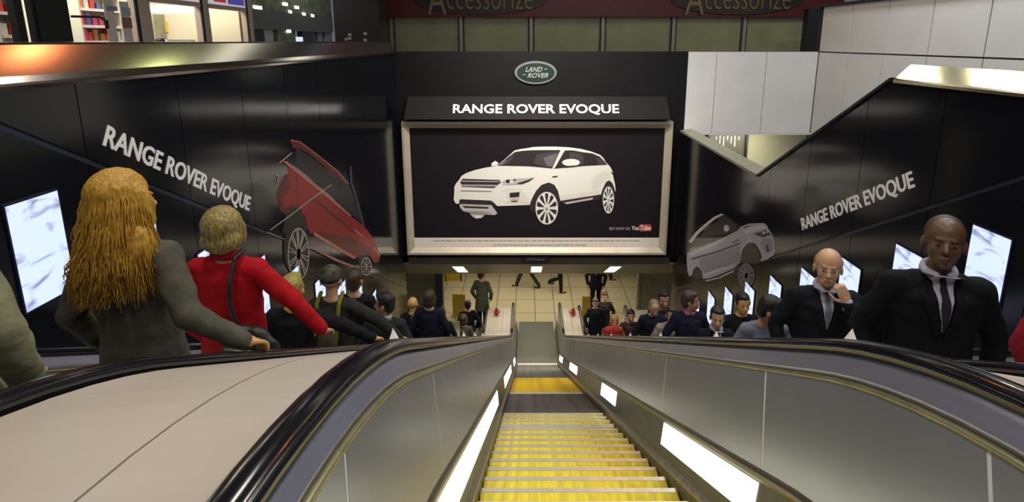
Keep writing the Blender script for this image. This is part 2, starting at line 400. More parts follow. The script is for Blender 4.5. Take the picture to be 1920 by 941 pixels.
def escalator(name, cx, dz, label, pitch, lamps, kinds):
    r = root(name, (cx, 12.8, FLOORZ), label, 'escalator')
    zf = lambda y: rail(y)+dz
    def sw(pn, prof, s, a, b, m, parent=r, smooth=True, closed=True, sk=0.0):
        g = lambda y, pz: y-(pz-.12)*sk
        mb = MB(); mb.sweep([[(cx+s*px, g(y, pz), zf(g(y, pz))-pz) for px, pz in prof] for y in ys_between(a, b)], closed=closed)
        return part(pn, mb, m, parent, smooth)
    hr = [(.660+.035*cos(t), .004-.021*sin(t)) for t in [pi*i/8 for i in range(9)]] + [(.627, .022), (.636, .024), (.638, .014), (.682, .014), (.684, .024), (.693, .022)]
    for s in (-1, 1):
        # handrail with its newel turn at the foot
        mb = MB(); rings = [[(cx+s*px, y, zf(y)-pz) for px, pz in hr] for y in ys_between(-1.2, 14.35)]
        R = 0.17
        for i in range(1, 9):
            t = pi*i/8
            rings.append([(cx+s*px, 14.35+sin(t)*(R+(0.004-pz)), zf(14.35)-R+cos(t)*(R+(0.004-pz))) for px, pz in hr])
        mb.sweep(rings); part('handrail', mb, RUBBER, r, True)
        nb = MB(); n = 16
        nb.prism([(cx+s*.635, 14.35-.001+0.15*sin(pi*i/n), zf(14.35)-R+0.15*cos(pi*i/n)) for i in range(n+1)], (s*.05, 0, 0))
        nb.box(*(sorted((cx+s*.635, cx+s*.685))), 14.0, 14.55, FLOORZ, zf(14.35)-R-.1)
        part('newel', nb, STEEL, r)
        sw('moulding', [(.643, .018), (.642, .034), (.631, .040), (.635, .052), (.627, .058), (.632, .078), (.625, .084), (.630, .106), (.66, .106), (.66, .018)], s, -1.2, 14.3, MOULD)
        sw('edge_trim', [(.629, .106), (.619, .110), (.618, .120), (.65, .122)], s, -1.2, 14.3, BRASS)
        for a, b in zip(JY[:-1], JY[1:]):
            pn = sw('balustrade_panel', [(.622, .12), (.560, .50), (.585, .50), (.645, .12)], s, a+.006, b-.006, STEEL, smooth=False, sk=.45)
        sw('joint_backing', [(.6235, .12), (.5615, .50), (.66, .50), (.66, .12)], s, -1.2, 14.3, JOINT, smooth=False)
        sw('ledge', [(.560, .495), (.548, .515), (.551, .542), (.62, .542), (.62, .495)], s, -1.2, 14.3, mat('ledge_steel', (0.22, 0.20, 0.15), 0.35, 0.8, noise=0.2))
        sw('lower_strip', [(.552, .54), (.540, .70), (.536, .775), (.62, .775), (.62, .54)], s, -1.2, 14.3, DARKSTEEL, smooth=False)
        sw('tan_trim', [(.537, .772), (.514, .790), (.514, .812), (.61, .812), (.61, .772)], s, -1.2, 14.3, TANTRIM, smooth=False)
        sw('skirt_panel', [(.515, .80), (.515, .98), (.61, .98), (.61, .80)], s, -1.2, 14.3, SKIRT, smooth=False)
        for a, b in lamps[s]:
            sw('skirt_lamp', [(.549, .548), (.537, .695), (.56, .70), (.575, .548)], s, a, b, LAMP, smooth=False)
    # steps
    y = 0.97; protos = {}
    def stepmesh(kd):
        if kd in protos: return protos[kd]
        p = pitch; t = MB(); rise = 0.07
        t.box(-.508, .508, 0, p+.015, -rise-.14, 0)
        tm = {'y': YELLOW, 'Y': YELLOW, 'o': ORANGEY, 'd': DARKT, 'g': GREYT, 'D': DARKT, 'G': GREYT}[kd]
        me = mesh('step', t, tm)
        nm = None
        if kd in 'yYDG':
            wd = {'Y': .030, 'D': .06, 'G': .06}.get(kd, .011)
            nmb = MB(); nmb.box(-.507, .507, p-wd, p+.0165, -.03, .002); nm = mesh('nosing', nmb, NOSE)
        protos[kd] = (me, nm); return protos[kd]
    i = 0
    while y < 12.55:
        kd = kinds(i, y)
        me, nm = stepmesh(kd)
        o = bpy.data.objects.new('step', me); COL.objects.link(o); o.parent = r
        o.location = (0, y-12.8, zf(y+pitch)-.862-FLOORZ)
        if nm:
            q = bpy.data.objects.new('nosing', nm); COL.objects.link(q); q.parent = o
        y += pitch; i += 1
    mb = MB(); mb.box(cx-.5, cx+.5, y, 14.88, FLOORZ, FLOORZ+.02+dz*0); part('comb_plate', mb, COMB, r)
    mb = MB(); mb.box(cx-.498, cx+.498, y-.01, y+.05, FLOORZ+.02, FLOORZ+.035); part('comb_edge', mb, NOSE, r)
    mb = MB(); mb.box(cx-.5, cx+.5, .80, .97, -1.60, -1.442); part('comb_plate', mb, COMB, r)
    return r
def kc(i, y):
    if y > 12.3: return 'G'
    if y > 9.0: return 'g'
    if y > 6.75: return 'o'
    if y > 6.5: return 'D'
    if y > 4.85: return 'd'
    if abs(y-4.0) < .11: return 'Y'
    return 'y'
CL = {1: [(1.66, 2.88), (4.45, 5.35), (8.0, 9.4), (11.3, 12.4)], -1: [(1.45, 4.6), (6.0, 8.6), (10.2, 11.6)]}
SL = {1: [(1.8, 3.1), (4.9, 6.1)], -1: [(1.8, 3.1), (4.9, 6.1)]}
C0 = 0.27
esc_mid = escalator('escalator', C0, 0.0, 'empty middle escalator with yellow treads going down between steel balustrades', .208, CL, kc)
CLX, CRX, DZL, DZR = -1.785, 2.145, -0.06, -0.08
escalator('escalator', CLX, DZL, 'left escalator carrying people facing away down along the left black wall', .4, SL, lambda i, y: 'g')
escalator('escalator', CRX, DZR, 'right escalator carrying people up towards the camera along the right black wall', .4, SL, lambda i, y: 'g')

# decks between the escalators
def deck(name, x0, z0, x1, z1, label, seam, studs, ends=True):
    r = root(name, ((x0+x1)/2, 13.0, FLOORZ), label, 'deck')
    Y1 = 14.2
    segs = [(x0, seam-.003), (seam+.003, x1)] if seam else [(x0, x1)]
    f = lambda x, y: rail(y) - .025 + z0 + (z1-z0)*(x-x0)/(x1-x0)
    for a, b in segs:
        mb = MB(); mb.sweep([[(a, y, f(a, y)), (b, y, f(b, y)), (b, y, f(b, y)-.02), (a, y, f(a, y)-.02)] for y in ys_between(-1.2, Y1)])
        part('deck_plate', mb, DECK, r)
    mb = MB(); mb.sweep([[(x0+.01, y, f(x0, y)-.02), (x1-.01, y, f(x1, y)-.02), (x1-.01, y, f(x1, y)-1.0 if y < 12 else FLOORZ+.001), (x0+.01, y, f(x0, y)-1.0 if y < 12 else FLOORZ+.001)] for y in ys_between(-1.2, Y1)])
    part('deck_casing', mb, mat('seam_brown', (0.10, 0.075, 0.04), 0.6), r)
    for x, y in studs:
        z = f(x, y); s = MB(); a = .019
        base = [(x-a, y-a, z+.045), (x+a, y-a, z+.045), (x+a, y+a, z+.045), (x-a, y+a, z+.045)]
        foot = [(x-.013, y-.013, z-.003), (x+.013, y-.013, z-.003), (x+.013, y+.013, z-.003), (x-.013, y+.013, z-.003)]
        s.v = foot+base+[(x, y, z+.105)]; s.f = [(0,1,5,4),(1,2,6,5),(2,3,7,6),(3,0,4,7),(4,5,8),(5,6,8),(6,7,8),(7,4,8),(3,2,1,0)]; s.m = [0]*9
        part('stud', s, STUD, r)
    return r
SLX = [2.32, 4.9, 5.95, 7.0, 8.05, 9.1, 10.15, 11.2]
deck('escalator_deck', CLX+.70, DZL, C0-.70, 0, 'beige deck with a long seam between the left and the middle escalator', -.65, [(-.62, y) for y in SLX])
deck('escalator_deck', C0+.70, 0, CRX-.70, DZR, 'beige deck with bright studs between the middle and the right escalator', 1.19, [(1.13, 1.74+1.24*k) for k in range(9)])
deck('escalator_deck', XL+.01, DZL, CLX-.70, DZL, 'narrow deck between the left escalator and the left black wall', None, [])
deck('escalator_deck', CRX+.70, DZR, XR-.01, DZR, 'narrow deck between the right escalator and the right black wall', None, [])

# emergency stops and small plates at the foot of the decks
RED = mat('red_plastic', (0.45, 0.015, 0.02), 0.35)
for (x, lab) in ((-.83, 'red emergency stop post on the left pale deck end at the foot'), (1.26, 'red emergency stop post on the right pale deck end at the foot')):
    z = Z1-.025; y = 13.75
    r = root('emergency_stop', (x, y, z), lab, 'emergency stop')
    m = MB(); m.box(x-.055, x+.055, y-.05, y+.05, z, z+.12); part('housing', m, RED, r)
    m = MB(); m.cyl((x, y, z+.12), (x, y, z+.20), .038); part('button', m, mat('dark_red', (0.16, 0.01, 0.015), 0.4), r)
    m = MB(); m.box(x-.09, x+.09, y+.16, y+.30, z, z+.012); part('notice_plate', m, mat('blue_grey_plate', (0.13, 0.14, 0.20), 0.4), r)

# ================================================================== ADVERTISING
def art(name, mapper, layers, parent, nrm, step=0.0008, first=0.001):
    mb = MB(); mats = []; k = 0
    for m, polys in layers:
        if m not in mats: mats.append(m)
        mi = mats.index(m); off = Vector(nrm)*(first+step*k); k += 1
        for pl in polys: mb.flat([tuple(Vector(mapper(*p))+off) for p in pl], mi)
    if parent is None: return mb, mats
    return part(name, mb, mats, parent, fix=False)
def ell(cx, cy, rx, ry, n=40, tilt=0, a0=0, a1=2*pi):
    c, s = cos(tilt), sin(tilt); out = []
    for i in range(n):
        t = a0+(a1-a0)*i/n; x, y = rx*cos(t), ry*sin(t); out.append((cx+x*c-y*s, cy+x*s+y*c))
    return out
def wedges(cx, cy, rx, ry, n, r0, r1, w, tilt=0, ph=0):
    out = []; c, s = cos(tilt), sin(tilt)
    for i in range(n):
        a = ph+2*pi*i/n; pts = []
        for rr, ww in ((r0, w*.35), (r1*.8, w), (r1, w*.8)): pts.append((rr, a-ww))
        for rr, ww in ((r1, w*.8), (r1*.8, w), (r0, w*.35)): pts.append((rr, a+ww))
        q = []
        for rr, aa in pts:
            x, y = rx*rr*cos(aa), ry*rr*sin(aa); q.append((cx+x*c-y*s, cy+x*s+y*c))
        out.append(q)
    return out
def band(pts, wd):
    """a thin strip along a polyline of picture points"""
    L, R = [], []
    for i, p in enumerate(pts):
        a = pts[max(0, i-1)]; b = pts[min(len(pts)-1, i+1)]
        dx, dy = b[0]-a[0], b[1]-a[1]; d = sqrt(dx*dx+dy*dy) or 1
        L.append((p[0]-dy/d*wd, p[1]+dx/d*wd)); R.append((p[0]+dy/d*wd, p[1]-dx/d*wd))
    return L+R[::-1]

# --- large framed poster
YP = YB-0.10
br = root('billboard', (0.235, YP, -4.95), 'large framed landscape poster of a white car on the black end wall', 'billboard')
PBLK = mat('poster_black', (0.012, 0.009, 0.012), 0.6, spec=.2)
PWHT = mat('poster_white', (0.82, 0.80, 0.72), 0.5)
PCRM = mat('poster_cream', (0.74, 0.67, 0.56), 0.5)
PGRY = mat('poster_grey', (0.30, 0.27, 0.27), 0.5)
PLGT = mat('poster_light_grey', (0.52, 0.49, 0.47), 0.5)
PDRK = mat('poster_dark', (0.028, 0.022, 0.024), 0.5)
PSHD = mat('poster_warm_white', (0.75, 0.71, 0.63), 0.5)
A = onY(752, 228, YB-.2); B_ = onY(1263, 226, YB-.2); Cc = onY(766, 478, YB-.2); D_ = onY(1250, 478, YB-.2)
fx0, fx1, fz0, fz1 = A[0], B_[0], Cc[2], A[2]
mb = MB(); mb.box(fx0+.05, fx1-.05, YP, YB+.001, fz0+.05, fz1-.05); part('poster', mb, PBLK, br)
mb = MB(); W = .155
def fr(x0, z0, x1, z1, ix, iz):
    pass
outer = [(fx0, fz0), (fx1, fz0), (fx1, fz1), (fx0, fz1)]; inner = [(fx0+W, fz0+W), (fx1-W, fz0+W), (fx1-W, fz1-W), (fx0+W, fz1-W)]
mid = [(fx0+.05, fz0+.05), (fx1-.05, fz0+.05), (fx1-.05, fz1-.05), (fx0+.05, fz1-.05)]
rg = [[(x, YB-.02, z) for x, z in outer], [(x, YP-.10, z) for x, z in outer], [(x, YP-.10, z) for x, z in mid], [(x, YP-.015, z) for x, z in inner]]
for a, b in zip(rg[:-1], rg[1:]):
    for i in range(4): j = (i+1) % 4; mb.poly([a[i], a[j], b[j], b[i]])
part('frame', mb, FRAMEM, br)
mp = lambda u, v: onY(u, v, YP)
ca = lambda pts: [(840+x/5.882, 265+y/5.882) for x, y in pts]
cb = lambda pts: [(1000+x/5.882, 265+y/5.882) for x, y in pts]
body = ca([(70,560),(70,500),(92,458),(122,425),(148,382),(200,350),(300,315),(420,288),(500,276),(545,262),(600,220),(680,150),(735,100),(800,85),(900,70)]) + \
    cb([(0,62),(100,58),(250,58),(400,66),(520,82),(640,112),(740,150),(775,185),(800,232),(845,275),(870,322),(882,390),(900,470),(908,540),(890,580),(740,590),(290,656),(0,690)]) + \
    ca([(910,700),(545,714),(500,668),(470,652),(135,638),(118,688),(85,685),(62,640)])
L = [(PWHT, [body]),
 (PSHD, [cb([(300,640),(735,570),(735,540),(300,600)]), ca([(560,560),(640,560),(660,690),(880,695),(900,640),(820,560),(830,520),(640,520)]), cb([(640,420),(760,330),(840,330),(860,400),(800,420),(740,500),(650,540)])]),
 (PCRM, [ca([(560,640),(670,690),(900,697),(905,680),(660,670)]), cb([(300,656),(740,590),(740,575),(300,635)])]),
 (PDRK, [ca([(548,268),(640,192),(738,116),(840,102),(941,97)]) + cb([(0,97),(150,95),(310,95),(215,300),(100,288),(-40,276),(-150,272)]),
         cb([(348,100),(430,98),(540,118),(650,132),(735,168),(790,225),(815,258),(700,264),(580,270),(330,292),(232,302)]),
         cb([(-40,760),(-35,680),(-10,620),(30,545),(90,480),(170,452),(232,478),(272,545),(297,650),(285,720),(200,800),(60,800)]),
         cb([(742,600),(760,535),(800,450),(835,428),(872,460),(898,530),(903,580),(890,690),(770,700),(750,660)]),
         ca([(130,640),(480,655),(520,690),(545,714),(500,712),(150,695),(120,682)]),
         ca([(680,568),(790,558),(785,612),(680,622)]), ca([(690,655),(770,652),(760,668),(700,668)]),
         cb([(295,656),(745,585),(722,640),(340,692)]), cb([(205,385),(275,378),(258,396),(215,400)]), cb([(852,330),(878,352),(876,372),(858,350)]),
         ca([(135,445),(160,412),(575,425),(560,470),(510,515),(150,500)])]),
 (mat('poster_glass_mid', (0.065, 0.055, 0.058), 0.5), [ca([(600,240),(700,160),(740,130),(700,200),(640,258)]), cb([(40,140),(240,110),(290,115),(200,290),(100,270),(0,240)]), cb([(400,120),(520,128),(560,190),(540,260),(500,215),(400,190)]), cb([(690,175),(740,185),(800,252),(720,256)])]),
 (mat('poster_glass_light', (0.17, 0.145, 0.15), 0.5), [cb([(110,180),(230,140),(275,130),(205,280),(150,270)]), ca([(560,262),(620,215),(660,200),(610,255)])]),
 (PLGT, [cb([(340,675),(660,618),(650,640),(370,692)]), ca([(130,690),(480,702),(545,790),(520,812),(400,805),(250,792),(160,762),(130,722)]), ca([(600,440),(640,420),(750,408),(870,405),(958,393),(900,440),(830,470),(740,478),(600,482)]), ca([(240,795),(405,812),(370,845),(310,852),(275,832)]), ca([(690,632),(790,622),(780,640),(695,650)])]
  + [ca([(150,y),(570,y+6),(566,y+16),(150,y+11)]) for y in (432,)] + [ca([(145,y),(548,y+8),(535,y+24),(145,y+18)]) for y in (474,)]),
 (PGRY, [ca([(140,538),(480,545),(480,554),(140,547)]), ca([(155,768),(400,770),(500,800),(250,790)])] + [ca([(160+x,474),(172+x,474),(172+x,494),(160+x,494)]) for x in range(0, 370, 30)]),
 (PDRK, [ca([(155,710),(450,722),(440,742),(185,732)]), ca(ell(660,440,22,20,16)), ca([(752,465),(880,425),(950,400),(900,438),(812,472)]), ca(ell(735,425,14,10,12)), ca([(560,442),(590,442),(565,470)])]),
 (PWHT, [cb(ell(415,232,98,40,30)), ca([(478,272),(482,240),(520,214),(556,235),(535,270)]), ca(ell(700,445,20,14,14)), ca([(290,822),(370,818),(350,840),(310,842)]), cb([(300,95),(345,92),(232,302),(205,300)])]),
 (PDRK, [cb([(330,275),(490,262),(480,278),(340,290)])]),
 (PWHT, [cb(ell(148,735,124,180,44)), cb(ell(828,645,62,148,36))]),
 (PDRK, [cb(x) for x in wedges(148,735,112,166,10,.28,1.0,.19,ph=.3)] + [cb(x) for x in wedges(828,645,54,134,10,.28,1.0,.17,ph=.1)]),
 (PGRY, [cb(ell(148,745,14,22,14)), cb(ell(828,650,8,18,12))]),
]
art('car_picture', mp, L, br, (0, -1, 0))
strip_ = [[(775, 445), (1240, 445), (1238, 472), (777, 472)]]
art('text_strip', mp, [(mat('strip_cream', (0.83, 0.76, 0.67), 0.5), [[(770, 445.5), (1245, 445.5), (1245, 474), (770, 474)]])], br, (0, -1, 0))
sm = []
x = 813
rnd = random.Random(3)
while x < 1200:
    ww = rnd.choice((3, 5, 8, 11)); sm.append([(x, 450.2), (x+ww, 450.2), (x+ww, 452.4), (x, 452.4)]); x += ww+1.6
x = 925
while x < 1090:
    ww = rnd.choice((3, 5, 8, 11)); sm.append([(x, 458.2), (x+ww, 458.2), (x+ww, 460.4), (x, 460.4)]); x += ww+1.6
art('small_print', mp, [(mat('print_grey', (0.42, 0.36, 0.31), 0.6), sm)], br, (0, -1, 0), first=.003)
def ptext(body, u0, u1, vb, vt, Y, m, parent, name='lettering', bold=0.0, shear=0.0, ex=.004):
    a = onY(u0, vb, Y); b = onY(u1, vb, Y); t = onY(u0, vt, Y)
    return part(name, text_mb(body, b[0]-a[0], t[2]-a[2], a, (1, 0, 0), (0, 0, 1), ex, bold, shear), m, parent)
ptext('BUY NOW ON', 1143, 1181, 431, 426, YP-.003, PLGT, br)
ptext('You', 1184, 1197.5, 431.2, 423.5, YP-.003, PWHT, br, bold=.02)
art('red_badge', mp, [(mat('badge_red', (0.55, 0.06, 0.04), 0.4), [[(1200,420.5),(1219,420.5),(1222,424),(1222,430),(1219,433.5),(1200,433.5),(1198,430),(1198,424)]])], br, (0, -1, 0))
ptext('Tube', 1200.5, 1219.5, 431.5, 422.5, YP-.004, PWHT, br, bold=.02)

# --- header board above the poster
r = root('header_board', (0.235, YB-.1, -1.70), 'matt black wedge header board with white capital slogan above the poster', 'sign')
a0 = onY(757, 224, YB-.32); a1 = onY(1258, 224, YB-.32); t0 = onY(764, 181, YB-.03); t1 = onY(1250, 181, YB-.03)
mb = MB()
q = [a0, a1, t1, t0]; bk = [(a0[0], YB-.005, a0[2]), (a1[0], YB-.005, a1[2]), (t1[0], YB-.005, t1[2]), (t0[0], YB-.005, t0[2])]
mb.poly(q); mb.poly(bk)
for i in range(4): j = (i+1) % 4; mb.poly([q[i], q[j], bk[j], bk[i]])
part('board', mb, mat('header_black', (0.012, 0.011, 0.011), 0.75, bump=0.05, bscale=3, spec=.15), r)
up = (Vector(t0)-Vector(a0)); up = Vector((0, up.y, up.z)).normalized()
fz = (212-181)/(224-181)
bl = Vector(a0)*fz + Vector(t0)*(1-fz)
w0 = onY(849, 212, bl.y); w1 = onY(1161, 212, bl.y)
part('lettering', text_mb('RANGE ROVER EVOQUE', w1[0]-w0[0], .205, (w0[0], bl.y, w0[2]), (1, 0, 0), tuple(up), .012, .018), WHITE, r)

# --- oval badge on the end wall
r = root('oval_badge', (0.2, YB-.03, -.95), 'green oval car maker badge with silver rim high on the black end wall', 'badge')
c = onY(1004.5, 136, YB-.02); rx, rz = .455, .245
mb = MB(); mb.prism([(c[0]+rx*cos(2*pi*i/48), YB-.035, c[2]+rz*sin(2*pi*i/48)) for i in range(48)], (0, .034, 0))
part('rim', mb, mat('badge_rim', (0.14, 0.155, 0.155), 0.5, 0), r)
mb = MB(); mb.prism([(c[0]+(rx-.05)*cos(2*pi*i/48), YB-.045, c[2]+(rz-.045)*sin(2*pi*i/48)) for i in range(48)], (0, .02, 0))
part('badge_face', mb, mat('badge_green', (0.004, 0.018, 0.012), 0.5), r)
BL = mat('badge_letters', (0.26, 0.29, 0.27), 0.5)
for s_, u0, u1, vb, vt in (('LAND', 985, 1017, 134.5, 125.5), ('ROVER', 989, 1028, 145.5, 136.8)):
    ptext(s_, u0, u1, vb, vt, YB-.046, BL, r, bold=.02, shear=.35, ex=.006)
ptext('-', 1020.5, 1026, 130.2, 128.8, YB-.046, BL, r, ex=.006); ptext('-', 980, 986, 141, 139.6, YB-.046, BL, r, ex=.006)

# --- little blue plate under the poster
r = root('name_plate', (.2, YB-.06, -5.0), 'small navy name plate with pale italic lettering centred under the poster', 'sign')
a = onY(979, 492, YB-.08); b = onY(1029, 481, YB-.08)
mb = MB(); mb.box(a[0], b[0], YB-.08, YB-.025, a[2], b[2]); part('plate', mb, mat('navy_plate', (0.015, 0.014, 0.06), 0.4), r)
ptext('JCDecaux', 986, 1022, 489.2, 483.8, YB-.082, PLGT, r, shear=.3)

# --- slogans on the side walls
c30, s30 = cos(radians(30)), sin(radians(30))
a = onX(192, 271, XL+.002)
solo('slogan_lettering', text_mb('RANGE ROVER EVOQUE', 2.02, .142, a, (0, c30, -s30), (0, s30, c30), .006, .022), WHITE, 'white slogan lettering running down the left black wall', 'lettering')
a = onX(1505, 431, XR-.002)
solo('slogan_lettering', text_mb('RANGE ROVER EVOQUE', 2.06, .145, a, (0, -c30, s30), (0, s30, c30), .006, .022), WHITE, 'white slogan lettering climbing the right black wall', 'lettering')

# --- red car mural, left wall
cr = lambda pts: [(500+x/3.245, 250+y/3.245) for x, y in pts]
RC = mat('print_red', (0.27, 0.012, 0.010), 0.4); RD = mat('print_dark_red', (0.11, 0.008, 0.010), 0.4); RP = mat('print_pink', (0.42, 0.16, 0.13), 0.4)
RK = mat('print_ink', (0.010, 0.010, 0.012), 0.4); RG = mat('print_grey', (0.20, 0.20, 0.20), 0.4); RB = mat('print_blueblack', (0.03, 0.032, 0.06), 0.4)
L = [(RD, [cr([(110,250),(190,250),(330,345),(300,620),(80,470),(60,360)]), cr([(140,38),(200,52),(320,140),(430,228),(500,310),(470,300),(380,232),(280,142),(200,92),(158,90)])]),
 (RC, [cr([(125,185),(330,350),(510,502),(590,562),(650,640),(690,745),(682,782),(655,790),(625,740),(560,745),(540,765),(400,680),(290,600),(262,612),(240,510),(190,440),(150,432),(105,455),(95,400),(140,330)])]),
 (RD, [cr([(330,600),(520,640),(640,700),(620,740),(560,742),(400,680),(300,600)]), cr([(240,380),(300,400),(540,600),(535,612),(290,410)]), cr([(178,250),(184,250),(192,430),(186,432)])]),
 (RK, [cr([(95,600),(112,500),(160,452),(195,448),(228,505),(248,610),(215,650),(130,640)]), cr([(556,745),(575,742),(622,750),(640,800),(600,830),(560,800)]), cr([(165,60),(175,110),(165,190),(330,320),(500,480),(590,560),(560,480),(510,330),(470,305),(380,240),(280,150),(200,100)])]),
 (RD, [cr([(140,38),(200,52),(320,140),(430,228),(500,310),(470,300),(380,232),(280,142),(200,92),(158,90)])]),
 (RP, [cr(band([(142,40),(200,52),(320,142),(430,230),(498,308)], 3)), cr([(95,168),(120,170),(330,338),(515,500),(505,505),(320,352),(112,185)]), cr([(285,600),(420,680),(540,755),(530,765),(410,700),(282,618)]), cr([(295,703),(420,762),(545,812),(540,824),(415,775),(290,712)]), cr([(535,582),(590,625),(582,632),(530,592)]), cr([(655,690),(690,745),(684,750),(652,705)])]),
 (RG, [cr(band([(18,588),(120,515),(270,400),(392,312)], 3)), cr(band([(75,180),(150,118)], 3)), cr(band([(0,600),(120,650),(300,712)], 2)), cr(band([(50,250),(70,265),(60,300)], 3))]),
 (RB, [cr(band([(508,200),(512,300),(545,400),(588,560)], 7))]),  # mirror reflection drawn into the mural as a blue-black line
 (RK, [cr(ell(178,700,80,165,40,.0))]),
 (RG, [cr(ell(190,735,66,160,44)), cr(ell(603,810,34,56,30))]),
 (RK, [cr(ell(190,735,60,150,44)), cr(ell(603,810,29,50,30))]),
 (RG, [cr(band([(190,735),(190+58*cos(t), 735+148*sin(t))], 3.0)) for t in [i*pi/5+.2+d for i in range(10) for d in (-.09, .09)]] + [cr(band([(603,810),(603+28*cos(t), 810+48*sin(t))], 2.2)) for t in [i*pi/4 for i in range(8)]] + [cr(ell(190,735,15,34,16))]),
]
mb, ms = art('car_mural', lambda u, v: onX(u, v, XL), L, None, (1, 0, 0), first=.0015)
solo('car_mural', mb, ms, 'slanting red car print covering the far part of the left black wall', 'advertisement', fix=False)

# --- silver car mural, right wall
cs = lambda pts: [(1280+x/5.879, 390+y/5.879) for x, y in pts]
S1 = mat('print_silver', (0.40, 0.40, 0.46), 0.4); S2 = mat('print_silver_dark', (0.26, 0.26, 0.32), 0.4); S3 = mat('print_silver_light', (0.55, 0.55, 0.60), 0.4)
SB = mat('print_brown', (0.028, 0.022, 0.018), 0.4)
L = [(S3, [cs([(65,370),(140,270),(240,180),(340,100),(430,60),(458,70),(350,128),(240,218),(150,312),(98,388)])]),
 (RB, [cs(band([(455,72),(560,150),(630,200)], 4))]),
 (S1, [cs([(50,500),(200,430),(350,370),(480,310),(520,290),(600,250),(650,200),(740,170),(900,165),(930,190),(945,225),(985,280),(1010,350),(1025,480),(1000,525),(930,570),(850,596),(875,540),(858,480),(820,410),(780,380),(720,385),(670,440),(645,520),(635,600),(560,670),(480,705),(380,745),(290,775),(225,780),(215,700),(180,655),(150,645),(120,680),(105,740),(75,755),(55,700),(45,560)])]),
 (S2, [cs([(190,560),(400,490),(630,420),(640,500),(632,590),(560,640),(440,650),(320,690),(240,720),(225,690),(190,640)]), cs([(880,330),(985,330),(1005,440),(985,480),(900,470),(860,400)])]),
 (S3, [cs([(230,735),(330,690),(480,650),(600,600),(560,650),(400,705),(250,745)]), cs([(670,240),(750,200),(890,190),(925,215),(800,260),(700,290)]), cs([(60,505),(300,402),(480,325),(500,345),(300,440),(70,540)]), cs([(640,470),(680,400),(730,340),(800,340),(770,360),(715,385),(670,440),(645,510)])]),
 (SB, [cs([(642,606),(650,510),(680,432),(725,388),(785,385),(830,440),(868,540),(862,595),(780,612)]), cs([(105,745),(122,690),(150,648),(185,662),(215,710),(222,770),(170,790)]), cs([(330,180),(400,120),(450,82),(560,160),(622,205),(600,245),(480,290),(200,320),(190,310)])]),
 (RB, [cs([(100,555),(400,465),(640,378),(642,392),(400,480),(104,570)]), cs([(780,282),(850,265),(928,235),(985,300),(940,300),(900,322),(830,302)]), cs([(918,412),(948,402),(958,478),(932,490)]), cs([(545,375),(640,340),(635,352),(550,385)]), cs([(670,212),(760,188),(740,205),(680,222)])]),
 (S3, [cs(ell(486,222,30,38,20)), cs(ell(900,272,18,16,12)), cs(ell(940,262,12,14,12)), cs([(250,800),(400,762),(560,690),(575,700),(410,775),(262,810)])]),
 (S2, [cs(ell(708,742,90,132,40))]), (SB, [cs(ell(708,742,80,120,40))]),
 (S2, [cs(band([(708,742),(708+76*cos(t), 742+116*sin(t))], 5)) for t in [i*pi/5+d for i in range(10) for d in (-.1, .1)]] + [cs(ell(708,742,18,26,16))]),
]
mb, ms = art('car_mural', lambda u, v: onX(u, v, XR), L, None, (-1, 0, 0), first=.0015)
solo('car_mural', mb, ms, 'slanting silver car print on the far part of the right black wall', 'advertisement', fix=False)

# --- rows of bright digital screens stepping down both walls
def screenmat():
    m = bpy.data.materials.new('screen_image'); m.use_nodes = True; nt = m.node_tree; b = nt.nodes['Principled BSDF']
    tc = nt.nodes.new('ShaderNodeTexCoord'); n = nt.nodes.new('ShaderNodeTexNoise'); n.inputs['Scale'].default_value = 4.0
    n.inputs['Detail'].default_value = 6; n.inputs['Distortion'].default_value = 1.2
    mp_ = nt.nodes.new('ShaderNodeMapping'); mp_.inputs['Scale'].default_value = (1, 1, 2.2)
    nt.links.new(tc.outputs['Object'], mp_.inputs[0]); nt.links.new(mp_.outputs[0], n.inputs[0])
    r = nt.nodes.new('ShaderNodeValToRGB'); nt.links.new(n.outputs[0], r.inputs[0])
    r.color_ramp.elements[0].position = .33; r.color_ramp.elements[0].color = (0.25, 0.28, 0.42, 1)
    r.color_ramp.elements[1].position = .47; r.color_ramp.elements[1].color = (0.62, 0.72, 1.0, 1)
    nt.links.new(r.outputs[0], b.inputs['Emission Color']); b.inputs['Emission Strength'].default_value = 1.25
    b.inputs['Base Color'].default_value = (0.02, 0.02, 0.03, 1); b.inputs['Roughness'].default_value = .3
    return m
SCR = screenmat(); BEZ = mat('screen_bezel', (0.01, 0.015, 0.05), 0.3)
def screens(X, s, y0, z0, n, side, hgt):
    for k in range(n):
        yf = y0+.79*k; zt = z0-.456*k
        lab = ('nearest and largest bright screen on the %s wall' % side) if k == 0 else 'bright white wall screen, number %d counting down the %s wall from the camera' % (k+1, side)
        r = root('digital_screen', (X, yf-.18, zt-hgt-.02), lab, 'screen', 'screens on the %s wall' % side)
        m = MB(); m.box(min(X+s*.002, X+s*.012), max(X+s*.002, X+s*.012), yf-.345, yf+.012, zt-hgt-.012, zt+.012); part('bezel', m, BEZ, r)
        m = MB(); m.box(min(X+s*.0115, X+s*.014), max(X+s*.0115, X+s*.014), yf-.335, yf, zt-hgt, zt); part('display', m, SCR, r)
screens(XL, 1, 3.18, -.875, 10, 'left', .62)
screens(XR, -1, 3.97, -1.36, 9, 'right', .60)
